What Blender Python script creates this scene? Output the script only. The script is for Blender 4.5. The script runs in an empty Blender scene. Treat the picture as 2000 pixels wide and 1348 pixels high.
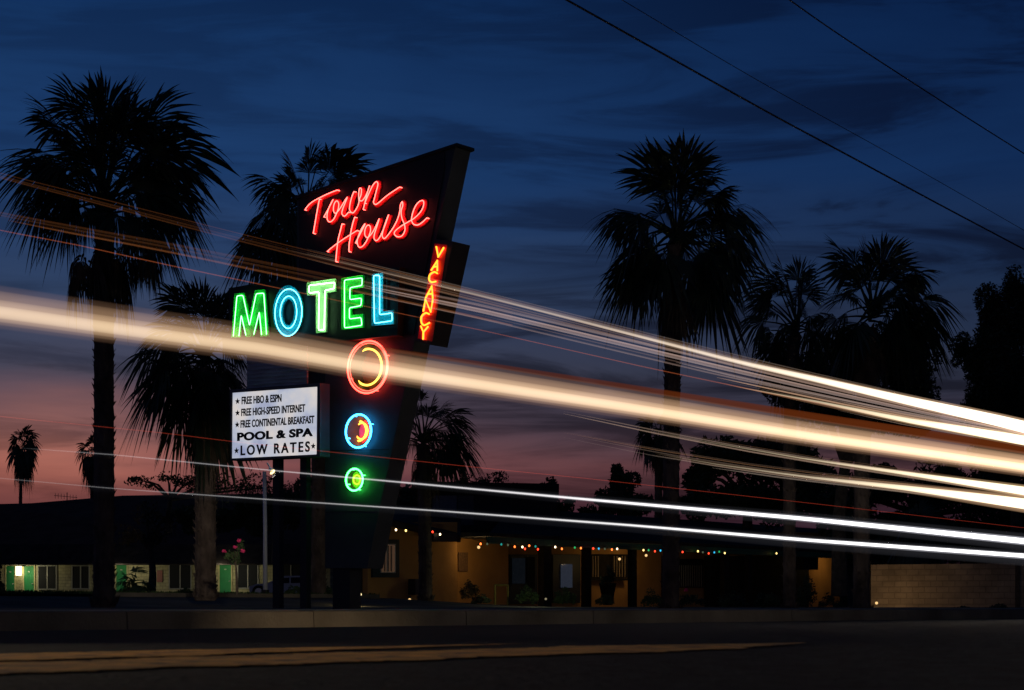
import bpy, math, random
from mathutils import Vector, Matrix
random.seed(7)
S = bpy.context.scene
C = S.collection
F = 3923.0; HY = 1185.0; CX = 1000.0; CAMH = 0.12
TH = math.atan2(2851, 3923)
ST, CT = math.sin(TH), math.cos(TH)
RD = Vector((ST, CT, 0))          # along the road, away to the right
NR = Vector((-CT, ST, 0))         # across the road, towards the motel
SR = Vector((CT, -ST, 0))         # along the sign face, left to right
SN = Vector((-ST, -CT, 0))        # sign face normal

def P(x, y, d):
    return Vector(((x-CX)/F*d, d, CAMH+(HY-y)/F*d))
def dp(x, p):
    return p/(ST-CT*(x-CX)/F)
def PP(x, y, p):
    return P(x, y, dp(x, p))
def ps(p, s, z=0.0):
    return NR*p+RD*s+Vector((0, 0, z))
SB = P(665, 1187, 30); SB.z = 0
def SP(x, y, t=0.0):
    dr = Vector(((x-CX)/F, 1, (HY-y)/F))
    k = (SB.dot(SN)+t)/dr.dot(SN)
    q = dr*k; q.z += CAMH
    return q
WA = P(-60, HY, 132); WB = P(640, HY, 121)
def wing(x, y, t=0.0):
    u = (WB-WA).normalized(); n = Vector((u.y, -u.x, 0))
    dr = Vector(((x-CX)/F, 1, (HY-y)/F))
    k = ((WA.x*n.x+WA.y*n.y)+t)/dr.dot(n)
    q = dr*k; q.z += CAMH
    return q

# ------------------------------------------------------------- materials
MATS = {}
def mat(name, col, rough=0.7, var=0.0, scale=8.0, bump=0.0, metal=0.0, bscale=None, stretch=None, emis=None):
    if name in MATS: return MATS[name]
    m = bpy.data.materials.new(name); m.use_nodes = True
    nt = m.node_tree; b = nt.nodes['Principled BSDF']
    b.inputs['Base Color'].default_value = (*col, 1)
    b.inputs['Roughness'].default_value = rough
    b.inputs['Metallic'].default_value = metal
    if rough >= .75: b.inputs['Specular IOR Level'].default_value = .12
    if emis:
        b.inputs['Emission Color'].default_value = (*emis[0], 1)
        b.inputs['Emission Strength'].default_value = emis[1]
    if var or bump:
        tc = nt.nodes.new('ShaderNodeTexCoord'); mp = nt.nodes.new('ShaderNodeMapping')
        nt.links.new(tc.outputs['Object'], mp.inputs[0])
        if stretch: mp.inputs['Scale'].default_value = stretch
        n = nt.nodes.new('ShaderNodeTexNoise'); n.inputs['Scale'].default_value = scale
        n.inputs['Detail'].default_value = 6; nt.links.new(mp.outputs[0], n.inputs['Vector'])
        if var:
            r = nt.nodes.new('ShaderNodeValToRGB')
            r.color_ramp.elements[0].position = 0.3; r.color_ramp.elements[1].position = 0.7
            r.color_ramp.elements[0].color = (*[c*(1-var) for c in col], 1)
            r.color_ramp.elements[1].color = (*[min(1, c*(1+var)) for c in col], 1)
            nt.links.new(n.outputs['Fac'], r.inputs[0]); nt.links.new(r.outputs[0], b.inputs['Base Color'])
        if bump:
            n2 = nt.nodes.new('ShaderNodeTexNoise'); n2.inputs['Scale'].default_value = bscale or scale*3
            n2.inputs['Detail'].default_value = 5; nt.links.new(mp.outputs[0], n2.inputs['Vector'])
            bp = nt.nodes.new('ShaderNodeBump'); bp.inputs['Strength'].default_value = bump
            bp.inputs['Distance'].default_value = 0.03
            nt.links.new(n2.outputs['Fac'], bp.inputs['Height']); nt.links.new(bp.outputs[0], b.inputs['Normal'])
    MATS[name] = m
    return m
def glow(name, col, st):
    if name in MATS: return MATS[name]
    m = bpy.data.materials.new(name); m.use_nodes = True
    nt = m.node_tree; nt.nodes.clear()
    o = nt.nodes.new('ShaderNodeOutputMaterial'); e = nt.nodes.new('ShaderNodeEmission')
    e.inputs[0].default_value = (*col, 1); e.inputs[1].default_value = st
    nt.links.new(e.outputs[0], o.inputs['Surface']); MATS[name] = m
    return m
_vn = 0
def air(col, st, absorb=0.0):
    """glowing air: even emission per metre, no surface"""
    global _vn; _vn += 1
    m = bpy.data.materials.new('glowing_air_%d' % _vn); m.use_nodes = True
    nt = m.node_tree; nt.nodes.clear()
    o = nt.nodes.new('ShaderNodeOutputMaterial'); e = nt.nodes.new('ShaderNodeEmission')
    e.inputs[0].default_value = (*col, 1); e.inputs[1].default_value = st
    last = e
    if absorb:
        a = nt.nodes.new('ShaderNodeVolumeAbsorption'); a.inputs['Density'].default_value = absorb
        a.inputs['Color'].default_value = (0, 0, 0, 1)
        ad = nt.nodes.new('ShaderNodeAddShader')
        nt.links.new(e.outputs[0], ad.inputs[0]); nt.links.new(a.outputs[0], ad.inputs[1]); last = ad
    nt.links.new(last.outputs[0], o.inputs['Volume'])
    return m

# ------------------------------------------------------------- mesh helpers
class MB:
    def __init__(s): s.v = []; s.f = []; s.m = []
    def add(s, vs, fs, mi=0):
        o = len(s.v); s.v += [tuple(v) for v in vs]
        s.f += [tuple(o+i for i in f) for f in fs]; s.m += [mi]*len(fs)
    def hexa(s, b, t, mi=0):      # bottom quad, top quad
        s.add(list(b)+list(t), [(3, 2, 1, 0), (4, 5, 6, 7), (0, 1, 5, 4), (1, 2, 6, 5), (2, 3, 7, 6), (3, 0, 4, 7)], mi)
    def box(s, c, sz, rz=0, mi=0, ax=None):
        c = Vector(c); X, Y = (Vector((math.cos(rz), math.sin(rz), 0)), Vector((-math.sin(rz), math.cos(rz), 0))) if ax is None else ax
        Z = Vector((0, 0, 1)); x, y, z = sz[0]/2, sz[1]/2, sz[2]/2
        b = [c+X*i*x+Y*j*y-Z*z for i, j in ((-1, -1), (1, -1), (1, 1), (-1, 1))]
        t = [q+Z*2*z for q in b]; s.hexa(b, t, mi)
    def slab(s, pts, ext, mi=0):  # polygon pts extruded by ext
        n = len(pts); pts = [Vector(p) for p in pts]; e = Vector(ext)
        s.add(pts+[p+e for p in pts], [tuple(range(n)), tuple(reversed(range(n, 2*n)))] +
              [(i, (i+1) % n, (i+1) % n+n, i+n) for i in range(n)], mi)
    def tube(s, path, r, n=8, closed=False, mi=0, cap=True, rb=None, up=None):
        path = [Vector(p) for p in path]; m = len(path)
        rr = r if isinstance(r, (list, tuple)) else [r]*m
        vs = []; prev = None
        for i, p in enumerate(path):
            if closed: t = path[(i+1) % m]-path[i-1]
            else: t = path[min(i+1, m-1)]-path[max(i-1, 0)]
            if t.length < 1e-9: t = Vector((0, 0, 1))
            t.normalize()
            if up is not None: a = Vector(up)
            else: a = prev if prev is not None else (Vector((0, 0, 1)) if abs(t.z) < 0.9 else Vector((1, 0, 0)))
            a = (a-t*a.dot(t))
            if a.length < 1e-6: a = Vector((1, 0, 0))-t*t.x
            a.normalize(); b = t.cross(a); prev = a
            q = (rb/rr[i] if rb else 1)
            for k in range(n):
                an = 2*math.pi*k/n
                vs.append(p+a*math.cos(an)*rr[i]*q+b*math.sin(an)*rr[i])
        fs = []
        for i in range(m if closed else m-1):
            j = (i+1) % m
            for k in range(n):
                l = (k+1) % n; fs.append((i*n+k, i*n+l, j*n+l, j*n+k))
        if not closed and cap:
            fs.append(tuple(reversed(range(n)))); fs.append(tuple((m-1)*n+k for k in range(n)))
        s.add(vs, fs, mi)
    def ball(s, c, r, n=10, m=6, mi=0, sc=(1, 1, 1)):
        c = Vector(c); vs = []
        for i in range(1, m):
            a = math.pi*i/m
            for k in range(n):
                b = 2*math.pi*k/n
                vs.append(c+Vector((math.sin(a)*math.cos(b)*r*sc[0], math.sin(a)*math.sin(b)*r*sc[1], math.cos(a)*r*sc[2])))
        vs += [c+Vector((0, 0, r*sc[2])), c-Vector((0, 0, r*sc[2]))]
        fs = []
        for i in range(m-2):
            for k in range(n):
                l = (k+1) % n; fs.append((i*n+k, (i+1)*n+k, (i+1)*n+l, i*n+l))
        T = len(vs)-2
        for k in range(n):
            l = (k+1) % n; fs.append((T, k, l)); fs.append((T+1, (m-2)*n+l, (m-2)*n+k))
        s.add(vs, fs, mi)
    def build(s, name, mats, parent=None, smooth=False):
        me = bpy.data.meshes.new(name)
        if parent is not None and parent.type == 'EMPTY' or parent is not None:
            off = world(parent)
        else: off = Vector((0, 0, 0))
        if parent is None and s.v:
            xs = [v[0] for v in s.v]; ys = [v[1] for v in s.v]; zs = [v[2] for v in s.v]
            off = Vector(((min(xs)+max(xs))/2, (min(ys)+max(ys))/2, min(zs)))
        me.from_pydata([(v[0]-off.x, v[1]-off.y, v[2]-off.z) for v in s.v], [], s.f)
        for mm in (mats if isinstance(mats, (list, tuple)) else [mats]): me.materials.append(mm)
        me.polygons.foreach_set('material_index', s.m)
        if smooth: me.polygons.foreach_set('use_smooth', [True]*len(me.polygons))
        me.update()
        o = bpy.data.objects.new(name, me); C.objects.link(o)
        if parent is not None: o.parent = parent
        else: o.location = off
        return o
def world(o):
    v = Vector(o.location)
    while o.parent: o = o.parent; v += Vector(o.location)
    return v
def tag(o, label=None, cat=None, group=None, kind=None):
    if label: o['label'] = label
    if cat: o['category'] = cat
    if group: o['group'] = group
    if kind: o['kind'] = kind
    return o
def thing(name, loc, label, cat, group=None):
    o = bpy.data.objects.new(name, None); C.objects.link(o); o.location = loc
    o.empty_display_size = 0.2
    return tag(o, label, cat, group)
def crom(pts, k=5, closed=False):
    pts = [Vector(p) for p in pts]; n = len(pts); out = []
    for i in range(n if closed else n-1):
        if closed: a, b, c, d = pts[i-1], pts[i], pts[(i+1) % n], pts[(i+2) % n]
        else: a, b, c, d = pts[max(i-1, 0)], pts[i], pts[i+1], pts[min(i+2, n-1)]
        for j in range(k):
            t = j/k
            out.append(0.5*((2*b)+(c-a)*t+(2*a-5*b+4*c-d)*t*t+(3*b-a-3*c+d)*t*t*t))
    if not closed: out.append(pts[-1])
    return out
def curve_mesh(loops, extrude):
    """filled 2-D loops (holes allowed) extruded to a solid; returns verts, faces"""
    cu = bpy.data.curves.new('tmp', 'CURVE'); cu.dimensions = '2D'; cu.fill_mode = 'BOTH'; cu.extrude = extrude
    for lp in loops:
        sp = cu.splines.new('POLY'); sp.points.add(len(lp)-1)
        for i, q in enumerate(lp): sp.points[i].co = (q[0], q[1], 0, 1)
        sp.use_cyclic_u = True
    o = bpy.data.objects.new('tmp', cu); C.objects.link(o)
    dg = bpy.context.evaluated_depsgraph_get(); me = bpy.data.meshes.new_from_object(o.evaluated_get(dg))
    vs = [v.co.copy() for v in me.vertices]; fs = [tuple(p.vertices) for p in me.polygons]
    bpy.data.objects.remove(o); bpy.data.curves.remove(cu); bpy.data.meshes.remove(me)
    return vs, fs
def sign_poly(mb, loops_px, t_front, depth, mi=0):
    """loops in photo pixels lying on the sign plane at offset t_front, solid going back by depth"""
    lp = []
    for L in loops_px:
        a = []
        for (x, y) in L:
            q = SP(x, y, t_front); a.append(((q-SB).dot(SR), q.z))
        lp.append(a)
    vs, fs = curve_mesh(lp, depth/2)
    W = [SB+SR*v.x+Vector((0, 0, v.y))+SN*(t_front-depth/2+v.z) for v in vs]
    mb.add(W, fs, mi)
def text_mesh(txt, bold=0.0, space=1.0):
    cu = bpy.data.curves.new('tmp', 'FONT'); cu.body = txt; cu.offset = bold; cu.space_character = space
    o = bpy.data.objects.new('tmp', cu); C.objects.link(o)
    dg = bpy.context.evaluated_depsgraph_get(); me = bpy.data.meshes.new_from_object(o.evaluated_get(dg))
    vs = [v.co.copy() for v in me.vertices]; fs = [tuple(p.vertices) for p in me.polygons]
    bpy.data.objects.remove(o); bpy.data.curves.remove(cu); bpy.data.meshes.remove(me)
    x0 = min(v.x for v in vs); x1 = max(v.x for v in vs); y0 = min(v.y for v in vs); y1 = max(v.y for v in vs)
    return [((v.x-x0)/(x1-x0), (v.y-y0)/(y1-y0)) for v in vs], fs
def circ(cx, cy, rx, ry, n=40, sk=0.0):
    return [(cx+rx*math.cos(2*math.pi*i/n), cy+ry*math.sin(2*math.pi*i/n)-sk*rx*math.cos(2*math.pi*i/n)) for i in range(n)]

# ------------------------------------------------------------- materials used
M_asph = mat('asphalt', (0.016, 0.018, 0.022), 0.8, 0.9, 14.0, 1.0, bscale=40)
M_conc = mat('concrete', (0.26, 0.24, 0.21), 0.85, 0.35, 1.3, 0.35, bscale=30)
M_kerb = mat('kerb_concrete', (0.15, 0.13, 0.10), 0.85, 0.4, 0.9, 0.4, bscale=25)
M_yel = mat('road_paint', (0.78, 0.37, 0.06), 0.7, 0.35, 6, 0.3, bscale=60)
_n = M_yel.node_tree; _b = _n.nodes['Principled BSDF']; _l = _b.inputs['Base Color'].links[0].from_socket
_t = _n.nodes.new('ShaderNodeTexCoord'); _no = _n.nodes.new('ShaderNodeTexNoise'); _no.inputs['Scale'].default_value = 9; _no.inputs['Detail'].default_value = 10; _no.inputs['Roughness'].default_value = .7
_n.links.new(_t.outputs['Object'], _no.inputs['Vector']); _r = _n.nodes.new('ShaderNodeMapRange'); _r.inputs[1].default_value = .50; _r.inputs[2].default_value = .62
_n.links.new(_no.outputs['Fac'], _r.inputs[0]); _m = _n.nodes.new('ShaderNodeMix'); _m.data_type = 'RGBA'; _n.links.new(_r.outputs[0], _m.inputs[0]); _n.links.new(_l, _m.inputs[6])
_m.inputs[7].default_value = (.10, .06, .035, 1); _n.links.new(_m.outputs[2], _b.inputs['Base Color'])
M_grass = mat('grass', (0.05, 0.085, 0.025), 0.9, 0.5, 3, 0.8, bscale=20)
M_blk = mat('black_enamel', (0.010, 0.010, 0.011), 0.6, 0.4, 2, 0.05)
M_pyl = mat('pylon_paint', (.05, .055, .055), 0.6, 0.4, 1.4, 0.08, bscale=4)
M_metal = mat('galvanised', (0.45, 0.47, 0.5), 0.4, 0.2, 5, metal=0.6)
M_lou = mat('grey_boards', (.5, .52, .52), 0.7, 0.35, 2, 0.6, bscale=3, stretch=(1, 1, 9))
M_frond = mat('palm_frond', (0.035, 0.05, 0.02), 0.6, 0.4, 3)
M_dead = mat('dead_frond', (0.10, 0.075, 0.045), 0.9, 0.5, 3)
M_trunk = mat('palm_bark', (0.12, 0.088, 0.065), 0.95, 0.55, 4, 0.8, bscale=14, stretch=(1, 1, .5))
M_leaf = mat('dark_leaf', (0.04, 0.055, 0.02), 0.7, 0.5, 2)
M_leaf2 = mat('shrub_leaf', (0.06, 0.10, 0.03), 0.65, 0.5, 4)
M_dry = mat('dry_leaf', (0.12, 0.08, 0.04), 0.8, 0.5, 4)
M_bark = mat('bark', (0.09, 0.07, 0.05), 0.95, 0.4, 6, 0.6)
M_orange = mat('tan_stucco', (0.52, 0.27, 0.085), 0.9, 0.12, 1.5, 0.3, bscale=12)
M_cream = mat('cream_block', (0.38, 0.36, 0.21), 0.9, 0.15, 2, 0.2, bscale=10)
M_green = mat('green_door_paint', (0.02, 0.20, 0.07), 0.5, 0.15, 2)
M_dkgreen = mat('dark_green_trim', (0.012, 0.035, 0.03), 0.6, 0.2, 3)
M_roof = mat('shingle', (0.035, 0.03, 0.03), 0.9, 0.4, 2, 0.6, bscale=8)
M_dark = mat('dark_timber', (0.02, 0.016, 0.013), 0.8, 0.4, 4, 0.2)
M_glass = mat('window_glass', (0.012, 0.014, 0.018), 0.8)
M_wframe = mat('window_frame', (0.5, 0.5, 0.45), 0.6, 0.1)
M_wire = mat('cable_rubber', (0.008, 0.008, 0.009), 0.6, 0.1)

# brick / block wall
def block_mat(name, col, mortar, bw, bh):
    m = bpy.data.materials.new(name); m.use_nodes = True; nt = m.node_tree; b = nt.nodes['Principled BSDF']
    uv = nt.nodes.new('ShaderNodeTexCoord'); br = nt.nodes.new('ShaderNodeTexBrick')
    br.inputs['Scale'].default_value = 1; br.inputs['Brick Width'].default_value = bw; br.inputs['Row Height'].default_value = bh
    br.inputs['Mortar Size'].default_value = 0.014
    br.inputs['Color1'].default_value = (*col, 1); br.inputs['Color2'].default_value = (*[c*.8 for c in col], 1)
    br.inputs['Mortar'].default_value = (*mortar, 1)
    nt.links.new(uv.outputs['UV'], br.inputs[0])
    no = nt.nodes.new('ShaderNodeTexNoise'); no.inputs['Scale'].default_value = .9; no.inputs['Detail'].default_value = 8; no.inputs['Roughness'].default_value = .65; nt.links.new(uv.outputs['UV'], no.inputs['Vector'])
    mr = nt.nodes.new('ShaderNodeMapRange'); mr.inputs[1].default_value = .35; mr.inputs[2].default_value = .65; mr.inputs[3].default_value = .6; mr.inputs[4].default_value = 1.15; nt.links.new(no.outputs['Fac'], mr.inputs[0])
    vm = nt.nodes.new('ShaderNodeVectorMath'); vm.operation = 'SCALE'; nt.links.new(br.outputs['Color'], vm.inputs[0]); nt.links.new(mr.outputs[0], vm.inputs['Scale']); nt.links.new(vm.outputs[0], b.inputs['Base Color'])
    bp = nt.nodes.new('ShaderNodeBump'); bp.inputs['Strength'].default_value = .7; bp.inputs['Distance'].default_value = .02; bp.invert = True
    nt.links.new(br.outputs['Fac'], bp.inputs['Height']); nt.links.new(bp.outputs[0], b.inputs['Normal'])
    b.inputs['Roughness'].default_value = .9
    return m
def uv_wall(o, u, scale=1.0):
    me = o.data; uvl = me.uv_layers.new(name='UVMap'); off = world(o)
    for lp in me.loops:
        v = me.vertices[lp.vertex_index].co+off
        uvl.data[lp.index].uv = (v.dot(u)*scale, v.z*scale)

# ------------------------------------------------------------- world
w = bpy.data.worlds.new('World'); S.world = w; w.use_nodes = True
nt = w.node_tree; nt.nodes.clear(); N = nt.nodes.new; L = nt.links.new
out = N('ShaderNodeOutputWorld'); bg = N('ShaderNodeBackground'); L(bg.outputs[0], out.inputs[0])
tc = N('ShaderNodeTexCoord'); sep = N('ShaderNodeSeparateXYZ'); L(tc.outputs['Generated'], sep.inputs[0])
def mth(op, a, b=None, c=None):
    n = N('ShaderNodeMath'); n.operation = op
    for i, v in enumerate((a, b, c)):
        if v is None: continue
        if isinstance(v, (int, float)): n.inputs[i].default_value = v
        else: L(v, n.inputs[i])
    return n.outputs[0]
def mixc(f, a, b, bl='MIX'):
    n = N('ShaderNodeMix'); n.data_type = 'RGBA'; n.blend_type = bl
    for s_, v in ((n.inputs[0], f), (n.inputs[6], a), (n.inputs[7], b)):
        if isinstance(v, (int, float)): s_.default_value = v
        elif isinstance(v, tuple): s_.default_value = (*v, 1)
        else: L(v, s_)
    return n.outputs[2]
el = sep.outputs[2]
az = mth('DIVIDE', sep.outputs[0], mth('MAXIMUM', sep.outputs[1], 0.05))
# warp elevation with broad noise so the colour bands are uneven
mp = N('ShaderNodeMapping'); L(tc.outputs['Generated'], mp.inputs[0]); mp.inputs['Scale'].default_value = (1.3, 1.3, 9)
mp.inputs['Rotation'].default_value = (0, math.radians(5), 0)
n0 = N('ShaderNodeTexNoise'); n0.inputs['Scale'].default_value = 4; n0.inputs['Detail'].default_value = 4; L(mp.outputs[0], n0.inputs['Vector'])
elw = mth('ADD', el, mth('MULTIPLY', mth('SUBTRACT', n0.outputs['Fac'], 0.5), 0.035))
ramp = N('ShaderNodeValToRGB'); L(mth('DIVIDE', elw, 0.32), ramp.inputs[0])
cr = ramp.color_ramp; cr.elements[0].position = 0; cr.elements[1].position = 1
RAMP = [(0.0, (0.04, 0.014, 0.026)), (0.13, (0.070, 0.021, 0.038)), (0.175, (0.105, 0.030, 0.044)), (0.213, (0.195, 0.067, 0.074)), (0.25, (0.150, 0.068, 0.083)), (0.30, (0.085, 0.057, 0.084)),
        (0.36, (0.054, 0.056, 0.094)), (0.48, (0.027, 0.051, 0.118)), (0.66, (0.010, 0.045, 0.148)), (1.0, (0.0022, 0.023, 0.095))]
cr.elements[0].color = (*RAMP[0][1], 1); cr.elements[1].color = (*RAMP[-1][1], 1)
for p_, c_ in RAMP[1:-1]:
    e_ = cr.elements.new(p_); e_.color = (*c_, 1)
col = ramp.outputs[0]
# darker and bluer to the right and overhead, brighter afterglow at the left
right = N('ShaderNodeMapRange'); L(az, right.inputs[0]); right.inputs[1].default_value = -0.22; right.inputs[2].default_value = 0.28
right.interpolation_type = 'SMOOTHSTEP'
col = mixc(right.outputs[0], col, mixc(1.0, col, (0.36, 0.48, 0.58), 'MULTIPLY'))
lf = mth('MULTIPLY', mth('POWER', 2.718, mth('MULTIPLY', mth('POWER', mth('ADD', az, 0.24), 2), -160)),
         mth('POWER', 2.718, mth('MULTIPLY', mth('POWER', mth('SUBTRACT', elw, 0.075), 2), -1800)))
glowc = mixc(1.0, (0, 0, 0), (0.38, 0.10, 0.035), 'MIX')
col = mixc(lf, col, mixc(1.0, col, (0.22, 0.07, 0.03), 'ADD'))
# clouds
mp2 = N('ShaderNodeMapping'); L(tc.outputs['Generated'], mp2.inputs[0]); mp2.inputs['Scale'].default_value = (2.6, 2.6, 19)
mp2.inputs['Rotation'].default_value = (0, math.radians(-3), 0); mp2.inputs['Location'].default_value = (2.3, 1.1, 0.4)
n1 = N('ShaderNodeTexNoise'); n1.inputs['Scale'].default_value = 2.2; n1.inputs['Detail'].default_value = 9; n1.inputs['Roughness'].default_value = .58
n1.inputs['Distortion'].default_value = .6; L(mp2.outputs[0], n1.inputs['Vector'])
cm = N('ShaderNodeMapRange'); L(n1.outputs['Fac'], cm.inputs[0]); cm.inputs[1].default_value = .45; cm.inputs[2].default_value = .60; cm.interpolation_type = 'SMOOTHSTEP'
# fewer clouds high up at the left
am = N('ShaderNodeMapRange'); L(mth('SUBTRACT', az, mth('MULTIPLY', el, 1.6)), am.inputs[0]); am.inputs[1].default_value = -.50; am.inputs[2].default_value = -.15
am.inputs[3].default_value = 0.38; am.inputs[4].default_value = 0.9
col = mixc(mth('MULTIPLY', cm.outputs[0], am.outputs[0]), col, mixc(1.0, col, (0.25, 0.26, 0.33), 'MULTIPLY'))
cm2 = N('ShaderNodeMapRange'); L(n1.outputs['Fac'], cm2.inputs[0]); cm2.inputs[1].default_value = .46; cm2.inputs[2].default_value = .30
col = mixc(mth('MULTIPLY', cm2.outputs[0], .30), col, mixc(1.0, col, (1.55, 1.45, 1.35), 'MULTIPLY'))
# physical twilight sky mixed in faintly
sk = N('ShaderNodeTexSky'); sk.sky_type = 'NISHITA'; sk.sun_disc = False
sk.sun_elevation = math.radians(-3.5); sk.sun_rotation = math.radians(-25)
col = mixc(1.0, col, mixc(1.0, sk.outputs[0], (0.02, 0.02, 0.02), 'MULTIPLY'), 'ADD')
hi = N('ShaderNodeMapRange'); L(el, hi.inputs[0]); hi.inputs[1].default_value = .31; hi.inputs[2].default_value = .62; hi.interpolation_type = 'SMOOTHSTEP'
col = mixc(hi.outputs[0], col, (0.004, 0.008, 0.018))
L(col, bg.inputs[0]); bg.inputs[1].default_value = 0.92

# ------------------------------------------------------------- terrain
S0, S1 = -60.0, 420.0
def strip(name, prof, m, s0=S0, s1=S1, ns=40):
    mb = MB(); n = len(prof); vs = []; fs = []
    for i in range(ns+1):
        t = i/ns; s = s0+(s1-s0)*t*t if s0 < 0 else s0+(s1-s0)*t
        for (p, z) in prof: vs.append(ps(p, s, z))
    for i in range(ns):
        for j in range(n-1):
            a = i*n+j; fs.append((a, a+n, a+n+1, a+1))
    mb.add(vs, fs)
    o = mb.build(name, m); tag(o, kind='structure'); return o
strip('road', [(-14, -.02), (4.6, 0), (8, -.025), (12, -.07), (15.5, -.118), (16.0, -.128)], M_asph)
mb = MB(); random.seed(21)
KP = [(15.985, -.3), (16.0, .055), (16.012, .066), (16.03, .071), (16.25, .072), (16.25, -.3)]
s_ = S0
while s_ < 200:
    e_ = s_+3.0-.018; o_ = random.uniform(-.004, .004); vs = []
    for q in (s_, e_): vs += [ps(p+o_, q, z+o_*.5) for p, z in KP]
    mb.add(vs, [(i, i+6, i+7, i+1) for i in range(5)]+[(0, 1, 2, 3, 4, 5), (11, 10, 9, 8, 7, 6)]); s_ += 3.0
tag(mb.build('kerb', M_kerb), kind='structure')
strip('pavement', [(16.255, -.1), (16.256, .074), (18.3, .085), (18.35, .085)], M_conc)
def rise(p):
    K = [(18.35, .081), (30, .10), (33, .12), (36, .36), (41, .40), (92, .68), (140, .75), (2500, .8)]
    for (a, za), (b, zb) in zip(K, K[1:]):
        if p <= b:
            t = max(0, (p-a)/(b-a)); return za+(zb-za)*t
    return .8
def wt(a):
    t = min(1, max(0, (0.02-a)/0.09)); return t*t*(3-2*t)
def gz(v):
    p = Vector(v).dot(NR); a = v[0]/max(v[1], 1)
    base = .081+min(1, max(0, (p-18.35)/20))*.03
    return base+(rise(p)-base)*wt(a) if p > 18.35 else .08
mb = MB(); rows = [18.34, 20, 24, 28, 31, 33, 34, 35, 36, 38, 41, 46, 55, 70, 92, 120, 180, 300, 700, 2500]
cols = [-1500, -500, -200, -60, -20, 0, 10, 18, 22, 26, 30, 34, 38, 42, 46, 50, 55, 60, 66, 74, 84, 96, 110, 130, 160, 220, 400, 1000, 3000]
vs = []; fs = []
for p in rows:
    for s_ in cols:
        v = ps(p, s_); vs.append((v.x, v.y, gz(v) if v.y > 5 else .1))
for i in range(len(rows)-1):
    for j in range(len(cols)-1):
        a = i*len(cols)+j; fs.append((a, a+1, a+len(cols)+1, a+len(cols)))
mb.add(vs, fs); g_ = mb.build('ground', mat('forecourt_ground', (0.11, 0.10, 0.085), .9, .4, .6, .5, bscale=12)); tag(g_, kind='structure')
mb = MB(); mb.add([ps(-2500, -1500, -.35), ps(-2500, 3000, -.35), ps(16, 3000, -.35), ps(16, -1500, -.35)], [(0, 3, 2, 1)])
tag(mb.build('far_ground', M_asph), kind='structure')
# painted yellow lines, edges worn ragged
def road_z(p):
    K = [(-14, -.02), (4.6, 0), (8, -.025), (12, -.07), (16, -.128)]
    for (a, za), (b, zb) in zip(K, K[1:]):
        if p <= b: return za+(zb-za)*(p-a)/(b-a)
    return -.128
def paint(pa, pb, s0, s1, label, fade=None):
    mb = MB(); n = 260; vs = []; fs = []
    for i in range(n+1):
        s = s0+(s1-s0)*i/n
        wa = .022*math.sin(s*5.1+pa*9)+.018*math.sin(s*13+pa)+random.uniform(-.03, .03); wb = .022*math.sin(s*4.3+pb*7)+.018*math.sin(s*11+pb)+random.uniform(-.03, .03)
        k = 1
        if fade and s > fade: k = max(0, 1-(s-fade)/(s1-fade))
        mid = (pa+pb)/2; a = mid+(pa-mid)*k+wa*k; b = mid+(pb-mid)*k+wb*k
        vs += [ps(a, s, road_z(a)+.004), ps(b, s, road_z(b)+.004)]
    for i in range(n): fs.append((2*i, 2*i+2, 2*i+3, 2*i+1))
    mb.add(vs, fs); o = mb.build('road_marking', M_yel); tag(o, kind='structure'); return o
paint(2.82, 3.36, -3, 5.9, 'near', fade=5.0)
paint(3.48, 3.98, -3, 5.2, 'far', fade=3.4)
# kerb joint lines in the gutter face are thin dark slots
# lawn
def lawn_pts(lst): return [PP(x, HY, p) for x, p in lst]
mb = MB(); vs = []; fs = []
NXL = 30
for i in range(NXL+1):
    x = -140+i*(735+140)/NXL
    for j, p in enumerate((36.2, 40, 46, 56, 72, 88)):
        q = PP(x, HY, p); q.z = gz(q)+.06; vs.append(q)
for i in range(NXL):
    for j in range(5):
        a = i*6+j; fs.append((a, a+6, a+7, a+1))
mb.add(vs, fs); tag(mb.build('lawn', M_grass), kind='structure')
# grass tufts along the lawn edge
mb = MB()
for i in range(5200):
    x = random.uniform(-60, 740); p = random.choice((36.4, 37, 38.5, 41, 46, 53, 66))+random.uniform(-.3, 2.5)
    q = PP(x, HY, p); q.z = gz(q)+.055; h = random.uniform(.05, .12); a = random.uniform(0, 6.28)
    dx = Vector((math.cos(a)*.03, math.sin(a)*.03, 0)); tip = q+Vector((random.uniform(-.05, .05), random.uniform(-.05, .05), h))
    mb.add([q-dx, q+dx, tip], [(0, 1, 2)])
tag(mb.build('grass', M_grass), 'short green grass of the motel lawn behind the sign', 'grass', kind='stuff')
# lawn kerb
mb = MB()
for i in range(46):
    xa = 225+i*(742-225)/46; xb = 225+(i+1)*(742-225)/46-.35
    b0, b1 = PP(xa, HY, 36.0), PP(xb, HY, 36.0)
    zz = gz(b0); h = .10
    c0, c1 = b0+NR*.18, b1+NR*.18
    bb = [Vector((q.x, q.y, zz-.3)) for q in (b0, b1, c1, c0)]; tt = [Vector((q.x, q.y, zz+h+random.uniform(-.004, .004))) for q in (b0, b1, c1, c0)]
    mb.hexa(bb, tt)
tag(mb.build('lawn_kerb', M_kerb), kind='structure')

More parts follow.
